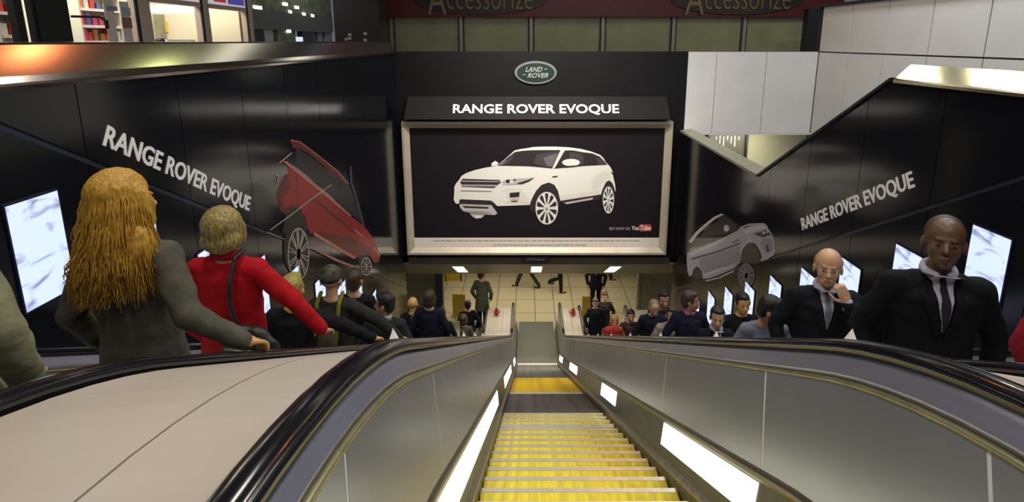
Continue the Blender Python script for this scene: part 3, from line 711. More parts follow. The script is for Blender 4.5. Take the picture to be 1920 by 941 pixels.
# ================================================================== SHOPS BEYOND THE LEFT PARAPET
XF = -8.0
PILL = mat('pinkish_pillar', (0.42, 0.34, 0.30), 0.5, noise=0.12, nscale=3)
def foot(Y, dz):
    if Y > 12.5: return tread(Y)+dz
    k = math.floor((Y-.97)/.4); return rail(.97+.4*(k+1))+dz-.862+.001
def yfor(u): a, y, z = ray(u, 60); return XF/a*y
YQ = [yfor(u) for u in (273, 388, 470)]
for i, (y, wd, lab) in enumerate(((YQ[0], .22, 'pinkish pillar between the snack shop and the white-signed shop'), (YQ[1], .17, 'pinkish pillar left of the red and blue shop sign'), (YQ[2], .17, 'pinkish pillar right of the red and blue shop sign'))):
    r = root('shop_pillar', (XF, y, -1.5), lab, 'pillar', 'pillars of the lit shops')
    m = MB(); m.box(XF-.15, XF+.02, y-wd, y+wd, -1.5, 2.4); part('pillar_shaft', m, PILL, r)
    m = MB(); m.box(XF+.02, XF+.05, y-wd-.05, y-wd+.03, -1.5, 2.4); part('dark_edge', m, MATTBLK, r)
NAVY = mat('navy_black', (0.008, 0.009, 0.014), 0.35)
y0, y1 = yfor(62), yfor(130)
b_ = MB(); b_.box(XF-.06, XF+.05, y0, y1, -1.5, 3.2); b_.box(XF, XF+.07, y0+.05, y0+.12, -1.5, 3.2); b_.box(XF+.02, XF+.08, y0-.04, y1+.04, -1.5, -1.3)
solo('shop_column', b_, NAVY, 'broad navy black column left of the snack shop', 'column')
y0, y1 = yfor(33), yfor(48)
b_ = MB(); b_.box(XF-.1, XF+.02, y0, y1, -1.5, 3.2); b_.box(XF-.12, XF+.04, y0-.02, y1+.02, -1.5, -1.38)
solo('shop_post', b_, NAVY, 'thin black post at the far left above the parapet', 'post')
# signs over the shops
for (ya, yb, body, cols, lab) in ((YQ[0]+.2, YQ[1]-.15, None, 0, 'plain white lit shop sign above the snack shop window'), (YQ[1]+.2, YQ[2]-.15, None, 1, 'white lit shop sign with a red and a blue block')):
    r = root('shop_sign', (XF, (ya+yb)/2, .92), lab, 'sign')
    m = MB(); m.box(XF-.1, XF+.03, ya, yb, .92, 1.7); part('sign_face', m, mat('sign_white', (0.75, 0.70, 0.78), 0.5, emit=.35, ecol=(.9, .85, 1)), r)
    m = MB(); m.box(XF-.12, XF+.05, ya-.05, yb+.05, .82, .92); part('sign_rail', m, PILL, r)
    if cols:
        L_ = yb-ya
        m = MB(); m.box(XF+.03, XF+.036, ya+.12*L_, ya+.42*L_, .99, 1.6); part('red_block', m, mat('sign_red', (0.6, 0.05, 0.04), 0.4, emit=.3), r)
        m = MB(); m.box(XF+.03, XF+.036, ya+.48*L_, ya+.93*L_, .97, 1.6); part('blue_block', m, mat('sign_blue', (0.10, 0.10, 0.5), 0.4, emit=.3), r)
# interiors
INT = mat('shop_wall_cream', (0.62, 0.58, 0.48), 0.6); SHW = mat('shelf_white', (0.7, 0.68, 0.6), 0.5)
b_ = MB(); b_.box(-11.0, -10.9, 5.5, YQ[2]+.2, -1.5, 2.6); solo('wall_shop_back', b_, INT, kind='structure')
b_ = MB(); b_.box(-10.9, XF-.35, YQ[2]+.1, YQ[2]+.18, -1.5, 2.6); solo('wall_shop_side', b_, INT, kind='structure')
b_ = MB(); b_.box(-11, XF-.1, 5.5, YQ[2]+.2, 2.3, 2.4); solo('ceiling_shop', b_, INT, kind='structure')
b_ = MB(); b_.box(-13, -10.9, YQ[2]+.2, 24, -1.5, 2.9); solo('wall_dark_store', b_, mat('store_dark', (0.12, 0.12, 0.11), 0.5), kind='structure')
area('shop_light', (-9.3, 11.3, 2.2), 1.6, 170, (1, 0.96, 0.82), sy=2.4)
area('shop_light', (-9.3, 14.6, 2.2), 1.6, 120, (1, 0.93, 0.72), sy=3)
area('shop_light', (-9.3, 8.0, 2.2), 1.2, 50, (1, 0.9, 0.7), sy=1.5)
PAL = [(0.6,0.05,0.04),(0.75,0.55,0.05),(0.1,0.3,0.08),(0.7,0.25,0.05),(0.75,0.72,0.65),(0.1,0.12,0.4),(0.55,0.08,0.2),(0.8,0.7,0.2),(0.35,0.18,0.08)]
PMAT = [mat('packet_%s' % n_, c, 0.45) for n_, c in zip(('red','amber','green','orange','white','blue','pink','yellow','brown'), PAL)]
def shelf(X, ya, yb, levels, label, grp, cold=0, step=.14):
    r = root('shop_shelf', (X, (ya+yb)/2, -1.5), label, 'shelf')
    m = MB(); m.box(X-.2, X-.16, ya, yb, -1.5, max(levels)+.5); part('back_board', m, SHW, r)
    for y in (ya, yb):
        m = MB(); m.box(X-.2, X+.2, y-.02, y+.02, -1.5, max(levels)+.5); part('upright', m, SHW, r)
    for z in levels:
        m = MB(); m.box(X-.16, X+.2, ya+.02, yb-.02, z-.03, z); part('shelf_board', m, SHW, r)
        m = MB(); m.box(X+.2, X+.215, ya+.02, yb-.02, z-.045, z+.01); part('price_rail', m, WHITE, r)
        y = ya+.08
        while y < yb-.1:
            k = rnd.randrange(len(PMAT)); hh = rnd.uniform(.13, .26); ww = step*.42
            m = MB(); m.box(X-.02, X+.17, y-ww, y+ww, z, z+hh)
            solo('packet', m, PMAT[k], 'small bright packet standing on %s' % grp, 'packet', 'packets on '+grp)
            y += step*rnd.uniform(.9, 1.3)
shelf(-9.3, yfor(140)*1.16, yfor(215)*1.16, (.0, .32, .66, 1.0), 'white shelving of bright packets in the snack shop', 'the snack shop shelving')
shelf(-9.9, yfor(395)*1.24, yfor(462)*1.24, (.0, .35, .7), 'white shelving in the shop under the red and blue sign', 'the shelving under the red and blue sign', step=.2)
shelf(-9.4, yfor(2)*1.15, yfor(42)*1.16, (.1, .5, .9), 'dim shelving in the dark shop at the far left', 'the dim far left shelving', step=.2)
# window notice sheets of the snack shop
r = root('window_notices', (XF-.02, yfor(218), -.9), 'pale sheets with blue and brown pictures hung in the snack shop window', 'notice')
def sheet(u0, u1, v0, v1, m, nm, dx=0):
    a = onX(u0, v0, XF-.03+dx); b = onX(u1, v1, XF-.03+dx)
    q = MB(); q.box(XF-.03+dx, XF-.02+dx, a[1], b[1], min(a[2], b[2]), max(a[2], b[2])); part(nm, q, m, r)
NS = mat('notice_paper', (0.50, 0.46, 0.44), 0.6)
sheet(192, 222, 0, 79, NS, 'sheet'); sheet(222, 250, 2, 79, NS, 'sheet')
sheet(225, 245, 13, 29, mat('notice_blue', (0.25, 0.33, 0.40), 0.6), 'picture', .012); sheet(227, 248, 32, 53, mat('notice_brown', (0.20, 0.10, 0.10), 0.6), 'picture', .012)
sheet(200, 220, 11, 21, mat('notice_slate', (0.20, 0.2, 0.26), 0.6), 'text_block', .012)
a = onX(200, 38, XF+.05); b = onX(207, 53, XF+.05)
m = MB()
for q in ((a[1], b[1], a[2]-.03, a[2]), (a[1], b[1], b[2], b[2]+.03), (a[1], a[1]+.03, b[2], a[2]), (b[1]-.03, b[1], b[2], a[2])): m.box(XF, XF+.03, q[0], q[1], q[2], q[3])
aa = onX(137, 33, XF+.05); m.sweep([[(XF+.01, y, z), (XF+.04, y, z), (XF+.04, y, z+.04), (XF+.01, y, z+.04)] for y, z in ((aa[1], aa[2]), (onX(185, 34, XF)[1], onX(185, 34, XF)[2]), (a[1], a[2]-.03))])
part('window_handle', m, MATTBLK, r)
# fittings of the middle shops
r = root('display_unit', (-10.4, 16.6, -1.5), 'cream display unit with yellow stock in the white-signed shop', 'display unit')
YST = mat('yellow_stock', (0.6, 0.45, 0.04), .5)
m = MB(); m.box(-10.7, -10.5, yfor(300)*1.32, yfor(384)*1.32, -1.5, .75); part('unit_body', m, mat('unit_green_grey', (0.28, 0.27, 0.20), .6, noise=.3, nscale=3), r)
for u in (312, 330, 352, 366):
    m = MB(); m.box(-10.5, -10.44, yfor(u)*1.31, yfor(u+9)*1.31, .25+.1*(u % 4), .55); part('stock_block', m, YST, r)
m = MB(); m.box(-9.6, -8.4, yfor(288)*1.12, yfor(360)*1.12, .72, .84); part('light_canopy', m, mat('canopy_light', (1, .97, .85), .5, emit=1.2), r)
r = root('display_wall', (-10.6, 19, -1.5), 'pale grey display wall with yellow hanging tickets behind the red and blue sign', 'display wall')
m = MB(); m.box(-10.85, -10.7, yfor(396)*1.34, yfor(466)*1.34, -1.5, 1.2); part('wall_board', m, mat('display_grey', (0.36, 0.34, 0.30), .6, noise=.2, nscale=2), r)
for i, u in enumerate((401, 409, 418, 427, 436, 445, 454, 403, 412, 405, 414)):
    z = (.62 if i < 7 else (.15 if i < 9 else .38)) + .06*(i % 3)
    m = MB(); m.box(-10.7, -10.66, yfor(u)*1.33, yfor(u+5)*1.33, z, z+.17); part('ticket', m, YST, r)
m = MB(); m.box(-10.7, -10.6, yfor(436)*1.33, yfor(438)*1.33, -1.0, .55); part('rail', m, MATTBLK, r)
# counter and display units in the middle shop
r = root('shop_counter', (-9.0, 13.3, -1.5), 'bright cream counter unit in the white-signed shop', 'counter')
m = MB(); m.box(-9.2, -8.6, yfor(300)*1.09, yfor(350)*1.09, -1.5, -.02); part('cabinet', m, INT, r)
m = MB(); m.box(-9.25, -8.55, yfor(300)*1.09-.05, yfor(350)*1.09+.05, -.02, .04); part('counter_top', m, WHITE, r)
# dark store: window frame grid, pale door panels, lamps
DS = mat('store_metal', (0.14, 0.14, 0.12), 0.4, 0.4); PG = mat('store_pale', (0.33, 0.34, 0.38), 0.5); GRN = mat('store_green', (0.22, 0.24, 0.14), 0.5, noise=.5, nscale=3)
r = root('store_front', (XF-.3, 19.5, -1.5), 'dark grey store front with a strip of small lights above a glazed entrance', 'shopfront')
y0, y1 = YQ[2]+.2, yfor(625)
a = onX(480, 20, XF); b = onX(480, 38, XF)
m = MB(); m.box(XF-.3, XF, y0, y1, .35, .95); part('lintel', m, DS, r)
m = MB(); m.box(XF-.3, XF-.02, y0, y1, .95, 2.4); part('upper_glazing', m, GRN, r)
for u0, u1, mm, nm in ((477, 497, NAVY, 'dark_panel'), (499, 515, PG, 'pale_panel'), (523, 556, GRN, 'green_panel'), (570, 590, NAVY, 'doorway'), (600, 606, PG, 'pale_post'), (612, 624, PG, 'pale_panel')):
    m = MB(); m.box(XF-.25, XF-.05, yfor(u0), yfor(u1), -1.5, .35); part(nm, m, mm, r)
SL_ = mat('store_lamp', (1, .95, .8), .5, emit=1.3)
m = MB(); m.box(XF-.22, XF-.04, yfor(558), yfor(569), -1.2, .15); part('lit_panel', m, mat('lit_blue_white', (.7, .85, 1), .5, emit=.8), r)
for u, z, ww in ((535, 1.15, .35), (557, 1.1, .3), (545, .92, .2), (570, .9, .25), (586, .88, .25), (538, .28, .3), (480, .93, .5)):
    m = MB(); m.box(XF-.02, XF+.02, yfor(u), yfor(u)+ww, z, z+.10); part('store_lamp', m, SL_, r)
b_ = MB(); a = onY(627, 50, 17.5)[0]; c = onY(712, 50, 17.5)[0]; b_.box(a, c, 17.5, 18.6, -1.5, 3.2, 0); b_.box(a+.3, a+.38, 17.49, 17.5, .02, .1, 1)
for uu, vv in ((656, 72), (656, 65), (685, 63), (685, 75)):
    q = onY(uu, vv, 17.5); b_.box(q[0]-.05, q[0]+.05, 17.48, 17.5, q[2]-.04, q[2]+.04, 1)
solo('sign_column', b_, [mat('violet_black', (0.012, 0.011, 0.016), 0.35), mat('sign_dots', (0.45, 0.42, 0.38), 0.5)], 'tall black column with small pale marks left of the maroon fascia', 'column')
b_ = MB(); a = onY(712, 50, 18.5)[0]; c = onY(724, 50, 18.9)[0]; a += .05; b_.box(a, c, 18.9, 19.2, -1.5, 3); b_.box(a-.02, c+.02, 18.88, 19.22, -1.5, -1.3)
solo('end_post', b_, mat('brown_post', (0.09, 0.075, 0.05), 0.5), 'narrow brown post beside the black sign column', 'post')
b_ = MB(); a = onY(1512, 60, 18)[0]; c = onY(1545, 60, 18)[0]; b_.box(a, c, 18, 18.3, -1.5, .9); b_.box(a, c+.4, 18, 18.3, .9, 1.0)
solo('dark_pier', b_, NAVY, 'dark pier at the right end of the frosted shopfront', 'column')
# yellow hanging board and yellow poster in the lower hall
YEL = mat('board_yellow', (0.60, 0.45, 0.02), 0.4)
a = onY(845, 511, 15.3); b = onY(865, 524, 15.3)
b_ = MB(); b_.box(-2.25, -1.93, 15.25, 15.3, -6.95, -6.72, 0); 
a = onY(836, 514, 15.45); b = onY(864, 524, 15.45)
b_ = MB(); b_.box(a[0], b[0], 15.42, 15.48, b[2]-.02, a[2]+.35, 0); b_.box(a[0]-.03, a[0], 15.41, 15.49, b[2]-.05, -6.05, 1); b_.box(b[0], b[0]+.03, 15.41, 15.49, b[2]-.05, -6.05, 1)
solo('yellow_board', b_, [YEL, MATTBLK], 'yellow notice board hanging beside the dark navy column', 'sign')
for (u0, u1, v0, v1, lab) in ((848, 873, 552, 598, 'ochre yellow panel at the foot of the left escalator'), (1092, 1106, 556, 592, 'ochre yellow panel at the foot of the right escalator')):
    a = onY(u0, v0, 15.2); b = onY(u1, v1, 15.2)
    b_ = MB(); b_.box(a[0], b[0], 15.2, 15.25, FLOORZ, a[2]); b_.box(a[0]-.03, b[0]+.03, 15.17, 15.28, FLOORZ, FLOORZ+.06)
    solo('ochre_hoarding', b_, mat('ochre_panel', (0.42, 0.27, 0.03), 0.5), lab, 'panel')

# ================================================================== PEOPLE
import numpy as np
def _ico(sub):
    import bmesh
    bm = bmesh.new(); bmesh.ops.create_icosphere(bm, subdivisions=sub, radius=1)
    v = [x.co.copy() for x in bm.verts]; f = [tuple(q.index for q in x.verts) for x in bm.faces]; bm.free(); return v, f
ICO = _ico(3)
class Body(MB):
    hs = 1.0
    def ball(s, c, r, M=None):
        b = len(s.v); c = Vector(c)
        if not hasattr(r, '__len__'): r = (r, r, r)
        r = [q*s.hs for q in r]
        for p in ICO[0]:
            q = Vector((p.x*r[0], p.y*r[1], p.z*r[2]))
            if M: q = M @ q
            s.v.append(tuple(c+q))
        for f in ICO[1]: s.f.append(tuple(b+i for i in f)); s.m.append(0)
    def cap(s, p0, r0, p1, r1):
        s.ball(p0, r0); s.ball(p1, r1); s.cyl(p0, p1, r0, r1, 20)
def bake(name, mb, mats, voxel, smooth=2, folds=0.0, fsize=.12):
    me = bpy.data.meshes.new(name); me.from_pydata(mb.v, [], mb.f); o = bpy.data.objects.new(name, me); COL.objects.link(o)
    m = o.modifiers.new('r', 'REMESH'); m.mode = 'VOXEL'; m.voxel_size = voxel; m.use_smooth_shade = True
    if folds:
        t = bpy.data.textures.new('folds', 'CLOUDS'); t.noise_scale = fsize; t.noise_depth = 2
        d = o.modifiers.new('d', 'DISPLACE'); d.texture = t; d.strength = folds; d.mid_level = .5
    if smooth:
        q = o.modifiers.new('s', 'SMOOTH'); q.factor = .6; q.iterations = smooth
    dg = bpy.context.evaluated_depsgraph_get(); r = bpy.data.meshes.new_from_object(o.evaluated_get(dg))
    bpy.data.objects.remove(o); bpy.data.meshes.remove(me)
    r.name = name
    r.materials.clear()
    for mm in (mats if isinstance(mats, (list, tuple)) else [mats]): r.materials.append(mm)
    r.polygons.foreach_set('use_smooth', [True]*len(r.polygons)); r.update()
    return r
def link(name, me, parent):
    o = bpy.data.objects.new(name, me); COL.objects.link(o); o.parent = parent; return o
def bez(a, b, t): return a+(b-a)*t

SKINS = {'fair': mat('skin_fair', (0.56, 0.33, 0.20), 0.5, noise=.1), 'tan': mat('skin_tan', (0.42, 0.22, 0.12), 0.5, noise=.1), 'warm': mat('skin_warm', (0.62, 0.36, 0.12), 0.5, noise=.1), 'dark': mat('skin_dark', (0.115, 0.06, 0.032), 0.42, noise=.15)}
EYEW = mat('eye_white', (0.34, 0.31, 0.28), 0.4); EYEG = mat('eye_dim', (0.14, 0.11, 0.09), 0.4); EYED = mat('eye_dark', (0.02, 0.012, 0.01), 0.2)
LIP = {'fair': mat('lips_fair', (0.35, 0.13, 0.10), .5), 'dark': mat('lips_dark', (0.09, 0.03, 0.025), .45)}
def cloth(name, c, n=.25): return mat('cloth_'+name, c, .85, noise=n, nscale=14, bump=.25, bscale=70, spec=.2)
SHIRT = cloth('shirt_pale', (0.45, 0.45, 0.55), .05)
SHOE = mat('shoe_leather', (0.012, 0.010, 0.009), .35)
def hairmat(name, c, c2): return mat('hair_'+name, c, .45, col2=c2, nscale=9, stretch=(14, 14, 1.5), bump=.4, bscale=20)
HAIRS = {'shaved': hairmat('shaved', (0.035, 0.022, 0.014), (0.02, 0.013, 0.01)), 'blonde': hairmat('blonde', (0.62, 0.36, 0.04), (0.34, 0.16, 0.015)), 'ash': hairmat('ash', (0.46, 0.36, 0.10), (0.09, 0.06, 0.025)), 'black': hairmat('black', (0.012, 0.009, 0.008), (0.004, 0.004, 0.004)),
         'brown': hairmat('brown', (0.06, 0.035, 0.015), (0.02, 0.012, 0.006)), 'grey': hairmat('grey', (0.30, 0.25, 0.18), (0.12, 0.10, 0.08)), 'ginger': hairmat('ginger', (0.40, 0.22, 0.06), (0.18, 0.08, 0.02)), 'yellow': hairmat('yellow', (0.42, 0.38, 0.08), (0.2, 0.16, 0.03))}

def strands(base, n, up, length, spread, seed, thick=.0045, wave=.02, head=None, back=None):
    """hair locks: tapered thin tubes from the crown down over the head"""
    rg = random.Random(seed); mb = MB()
    for i in range(n):
        a = rg.uniform(-pi, pi); el = rg.uniform(.05, 1.35)
        if back is not None and cos(a-back) < -.35: continue
        c = Vector((0, -.012, .135)); R = Vector((.086, .10, .098))
        pts = []; L = length*rg.uniform(.75, 1.05); ph = rg.uniform(0, 6); st = 9
        p = c+Vector((R.x*cos(el)*cos(a), R.y*cos(el)*sin(a), R.z*sin(el)))
        d0 = Vector((cos(a), sin(a), 0))
        tot = 0; e = el
        while e > 0.0 and len(pts) < 5:
            pts.append(c+Vector((R.x*cos(e)*cos(a), R.y*cos(e)*sin(a), R.z*sin(e)))); e -= el/4+.001
        q = pts[-1]
        for k in range(1, st+1):
            t = k/st
            r_ = 1+spread*t*rg.uniform(.7, 1.2)
            pts.append(Vector((c.x+R.x*cos(a)*r_+wave*sin(ph+t*7), c.y+R.y*sin(a)*r_*(1 if sin(a) < 0 else .8)+wave*.6*cos(ph+t*6), q.z-L*t)))
        rings = []
        for k, p in enumerate(pts):
            t = k/(len(pts)-1); w_ = thick*(1-.75*t)+.0008
            dd = (pts[min(k+1, len(pts)-1)]-pts[max(k-1, 0)]).normalized(); o1 = dd.orthogonal().normalized(); o2 = dd.cross(o1)
            rings.append([p+o1*w_*cos(x_)+o2*w_*sin(x_) for x_ in (0, 2.1, 4.2)])
        mb.sweep(rings)
    return mb

def hand(B, wrist, d, nrm, side, curl=.5, tcurl=.4, s=1.0):
    """palm, four separate bent fingers and a thumb; d: pointing direction, nrm: palm side, side=+1 thumb on +lat"""
    d = Vector(d).normalized(); nrm = Vector(nrm); nrm = (nrm-d*nrm.dot(d)).normalized(); lat = d.cross(nrm)*side
    M = Matrix((lat, d, nrm)).transposed(); W = Vector(wrist)
    B.ball(W+d*.045*s, (.040*s, .050*s, .016*s), M); B.cap(W, .026*s, W+d*.03*s, .026*s)
    for i, (off, ln) in enumerate(((.030, .92), (.010, 1.0), (-.011, .95), (-.030, .78))):
        p = W+d*.085*s+lat*off*s; ang = .25; dd = d
        B.cap(p-d*.03*s, .0105*s, p, .0098*s)
        for L, r in ((.040, .0094), (.026, .0086), (.020, .0076)):
            dd = d*cos(ang)+nrm*sin(ang); q = p+dd*L*ln*s; B.cap(p, r*s, q, r*s*.93); p = q; ang += curl
    p = W+d*.02*s+lat*.030*s; t1 = (lat*.75+d*.55+nrm*.3).normalized(); q = p+t1*.042*s; B.cap(p, .014*s, q, .0108*s)
    t2 = (lat*.25+d*.8+nrm*(.3+tcurl*.4)).normalized(); B.cap(q, .0108*s, q+t2*.032*s, .0092*s); B.cap(q+t2*.032*s, .0092*s, q+t2*.056*s, .0080*s)

def ik(a, b, l1, l2, pole):
    a, b = Vector(a), Vector(b); d = b-a; L = min(d.length, (l1+l2)*.995); dn = d.normalized()
    x = (l1*l1-l2*l2+L*L)/(2*L); h_ = sqrt(max(l1*l1-x*x, 0)); p = Vector(pole); p = (p-dn*p.dot(dn)).normalized()
    return a+dn*x+p*h_, a+dn*L

def person(label, X, Y, H, deg, handR=None, handL=None, lean=0, hyaw=0, hpitch=0, skin='fair', hair='brown', hstyle='short', coat=('black', (0.01, 0.011, 0.014)), hem=.62,
           trouser=('dark', (0.015, 0.015, 0.02)), vox=.014, footz=None, dz=0.0, legs=None, sway=0, group=None, curl=.5, build=1.0, collar=None, shirtv=False, tie=None, poleR=None, poleL=None, hdR=None, hdL=None, hnR=(0, 0, -1), hnL=(0, 0, -1), nofeet=False):
    fz_ = footz if footz is not None else foot(Y, dz)
    S = H/(1.815 if hstyle in ('bob', 'long') else 1.80)
    r = root('person', (X, Y, fz_), label, 'person', group, rz=radians(deg))
    Rw = Matrix.Rotation(radians(deg), 3, 'Z')
    def loc(p): return (Rw.transposed() @ (Vector(p)-Vector((X, Y, fz_))))/S
    Ml = Matrix.Rotation(radians(-lean), 3, 'X') @ Matrix.Rotation(radians(sway), 3, 'Y'); hip = Vector((0, 0, .95))
    T = lambda p: hip+Ml @ (Vector(p)-hip)
    bw = build
    sh = {1: T((.165*bw, -.005, 1.40)), -1: T((-.165*bw, -.005, 1.40))}
    neck = T((0, -.005, 1.50)); 
    Mh = Matrix.Rotation(radians(hyaw), 3, 'Z') @ Matrix.Rotation(radians(hpitch), 3, 'X')   # + pitch looks up
    hb = neck+Ml @ Vector((0, .015, .035))
    HS = 1.12 if hstyle not in ('bob', 'long') else 1.17
    hb = hb+Ml @ Vector((0, 0, -.012))
    hp = lambda p: hb+Mh @ (Vector(p)*HS)
    B = Body()
    # torso
    def torso(B, g, gz=0):
        B.ball(T((0, 0, .95)), (.155*bw+g, .11+g, .13+g), Ml); B.ball(T((0, 0, 1.10)), (.145*bw+g, .105+g, .15+g), Ml)
        B.ball(T((0, .005, 1.27)), (.165*bw+g, .118+g, .16+g), Ml); B.cap(sh[-1], .058+g, sh[1], .058+g)
        zn, rn = (1.475, .056) if g == 0 else (1.438, .058)
        for s in (-1, 1): B.cap(T((s*.10, -.01, 1.425)), .045+g, T((0, -.015, zn)), rn)
    torso(B, 0)
    B.cap(T((0, -.015, 1.44)), .054, hp((0, -.012, .05)), .050)
    # head
    for c, rr in (((0, -.012, .145), (.078, .096, .088)), ((0, .025, .085), (.064, .066, .085)), ((0, .042, .028), (.046, .046, .030)), ((0, .058, .010), (.022, .022, .018)),
                  ((.036, .060, .078), (.022, .022, .024)), ((-.036, .060, .078), (.022, .022, .024)), ((.080, -.008, .095), (.010, .020, .032)), ((-.080, -.008, .095), (.010, .020, .032)),
                  ((0, .086, .040), (.026, .010, .013))):
        B.ball(hp(c), [q_*HS for q_ in rr], Mh)
    B.cap(hp((0, .082, .112)), .009, hp((0, .108, .074)), .0135); B.ball(hp((.012, .096, .070)), .009); B.ball(hp((-.012, .096, .070)), .009)
    B.cap(hp((-.034, .074, .128)), .009, hp((-.008, .081, .125)), .009); B.cap(hp((.034, .074, .128)), .009, hp((.008, .081, .125)), .009)
    # legs
    legs = legs or {1: (0, 0), -1: (0, 0)}
    LG = {}
    for s in (1, -1):
        th, kn = legs[s]; hp0 = Vector((s*.09, 0, .93)); k = hp0+Vector((0, sin(radians(th)), -cos(radians(th))))*.44
        an = k+Vector((0, sin(radians(th-kn)), -cos(radians(th-kn))))*.42; LG[s] = (hp0, k, an)
    zmin = min(LG[1][2].z, LG[-1][2].z)-.075
    for s in (1, -1):
        a, k, n = [Vector((p.x, p.y, p.z-zmin if i == 2 else p.z-zmin*(.5 if i == 1 else 0))) for i, p in enumerate(LG[s])]
        LG[s] = (a, k, n)
        B.cap(a, .082, k, .054); B.cap(k, .054, n, .036); B.ball(k.lerp(n, .3)+Vector((0, -.015, 0)), (.05, .05, .11)); B.cap(n, .036, n+Vector((0, .12, -.045)), .030)
    # arms
    arms = {}
    for s, tgt, pole in ((1, handR, poleR), (-1, handL, poleL)):
        if tgt is None: w_ = sh[s]+Vector((s*.07, .08, -.50))
        else: w_ = loc(tgt)
        e, w2 = ik(sh[s], w_, .295, .265, pole or (s*.7, -.5, -.3)); arms[s] = (sh[s], e, w2)
        B.cap(sh[s], .050, e, .040); B.cap(e, .039, w2, .026)
        hd = (hdR if s == 1 else hdL); hn = (hnR if s == 1 else hnL)
        d = Vector(hd) if hd else (w2-e).normalized()
        if hd: d = Rw.transposed() @ d
        nn = Rw.transposed() @ Vector(hn) if tgt is not None else Vector((-s, 0, 0))
        dd_ = d.normalized()
        if abs(dd_.dot(Vector(nn).normalized())) > .95: nn = Vector((-s, .2, 0))
        cr_ = d.cross(nn)
        thumb = 1 if tgt is not None and cr_.x*(-s) > 0 else (1 if (cr_.y > 0) and tgt is None else -1)
        hand(B, w2, d, nn, thumb, curl)
    def fin(name, bm_, m, parent=r, sm=2, folds=0, v=None, fs=.12):
        me = bake(name, bm_, m, (v or vox), sm, folds, fs)
        me.transform(Matrix.Scale(S, 4)); return link(name, me, parent)
    body = fin('body', B, SKINS[skin], sm=1)
    # trousers, shoes
    B = Body()
    for s in (1, -1):
        a, k, n = LG[s]; B.cap(a, .086, k, .070); B.cap(k, .072, n+Vector((0, 0, .02)), .058)
    B.ball((0, 0, .95), (.158, .112, .11)); fin('trousers', B, cloth('trouser_'+trouser[0], trouser[1]), folds=.02, v=max(vox, .012))
    if not nofeet:
        for s in (1, -1):
            B = Body(); n = LG[s][2]; B.cap(n+Vector((0, -.03, -.045)), .036, n+Vector((0, .13, -.05)), .030); B.ball(n+Vector((0, .09, -.045)), (.045, .085, .032)); B.ball(n, .046)
            fin('shoe', B, SHOE, v=.012)
    # coat
    B = Body(); torso(B, .018)
    for i in range(15):
        t = i/14; z = 1.36-.42*t; wv = .172*bw*(1-.04*sin(pi*t))
        B.ball(T((0, 0, z)), (wv+.012, .128+.012*t, .075), Ml)
    if hem < .9:
        for i in range(16):
            t = i/15; z = .98-(.98-hem)*t; B.ball(T((0, -.005, z)) if z > .93 else (0, -.005+.0*t, z), (.182*bw+.035*t, .142+.035*t, .07))
    for s in (1, -1):
        a, e, n = arms[s]; B.cap(a, .070, e, .058); B.cap(e, .058, e.lerp(n, .93), .044)
    cm = cloth('coat_'+coat[0], coat[1])
    co = fin('coat', B, cm, sm=5, folds=.022, v=max(vox, .010), fs=.075)
    tree = None
    if collar:
        B = Body()
        n_ = 22
        for i in range(n_):
            a_ = 2*pi*i/n_
            if abs(a_-pi/2) < .35: continue
            p = T((.068*cos(a_), -.01+.066*sin(a_), 1.495+.018*cos(a_-pi/2)*-1)); B.ball(p, (.018, .018, .030))
        fin('collar', B, collar, v=.010, sm=1)
    def tr():
        vs_ = [v.co for v in co.data.vertices]; return BVHTree.FromPolygons([tuple(v) for v in vs_], [tuple(p.vertices) for p in co.data.polygons])
    def ribbon(name, Lp, Rp, m, off=.006, rows=14, cols=6, front=True, parent=None, thick=.006):
        tree = tr(); mb = MB(); g = []
        def at(P_, t):
            k = t*(len(P_)-1); i = min(int(k), len(P_)-2); f = k-i; return (P_[i][0]+(P_[i+1][0]-P_[i][0])*f, P_[i][1]+(P_[i+1][1]-P_[i][1])*f)
        sgn = 1 if front else -1
        for layer in (off, off-thick):
            for i in range(rows+1):
                a_, b2 = at(Lp, i/rows), at(Rp, i/rows)
                for j in range(cols+1):
                    x = a_[0]+(b2[0]-a_[0])*j/cols; z = a_[1]+(b2[1]-a_[1])*j/cols
                    o3 = T((x, 0, z)); D = Ml @ Vector((0, -sgn, 0))
                    hit = tree.ray_cast((o3-D*.8)*S, D)
                    q = hit[0] if hit[0] else o3*S-D*.1
                    mb.v.append(tuple(q-D*layer))
        n = (rows+1)*(cols+1)
        for i in range(rows):
            for j in range(cols):
                a_ = i*(cols+1)+j; mb.f.append((a_, a_+1, a_+cols+2, a_+cols+1)); mb.m.append(0)
                mb.f.append((n+a_, n+a_+cols+1, n+a_+cols+2, n+a_+1)); mb.m.append(0)
        me = mesh(name, mb, m, True); return link(name, me, parent or r)
    if shirtv:
        ribbon('shirt', [(-.055, 1.50), (-.035, 1.38), (-.004, 1.22)], [(.055, 1.50), (.035, 1.38), (.004, 1.22)], shirtv)
        for s in (-1, 1):
            ribbon('lapel', [(s*.062, 1.50), (s*.045, 1.38), (s*.006, 1.20)], [(s*.085, 1.50), (s*.105, 1.40), (s*.02, 1.18)], cm, off=.012)
    if tie: ribbon('tie', [(-.012, 1.47), (-.022, 1.34), (-.004, 1.22)], [(.012, 1.47), (.022, 1.34), (.004, 1.22)], tie, off=.012)
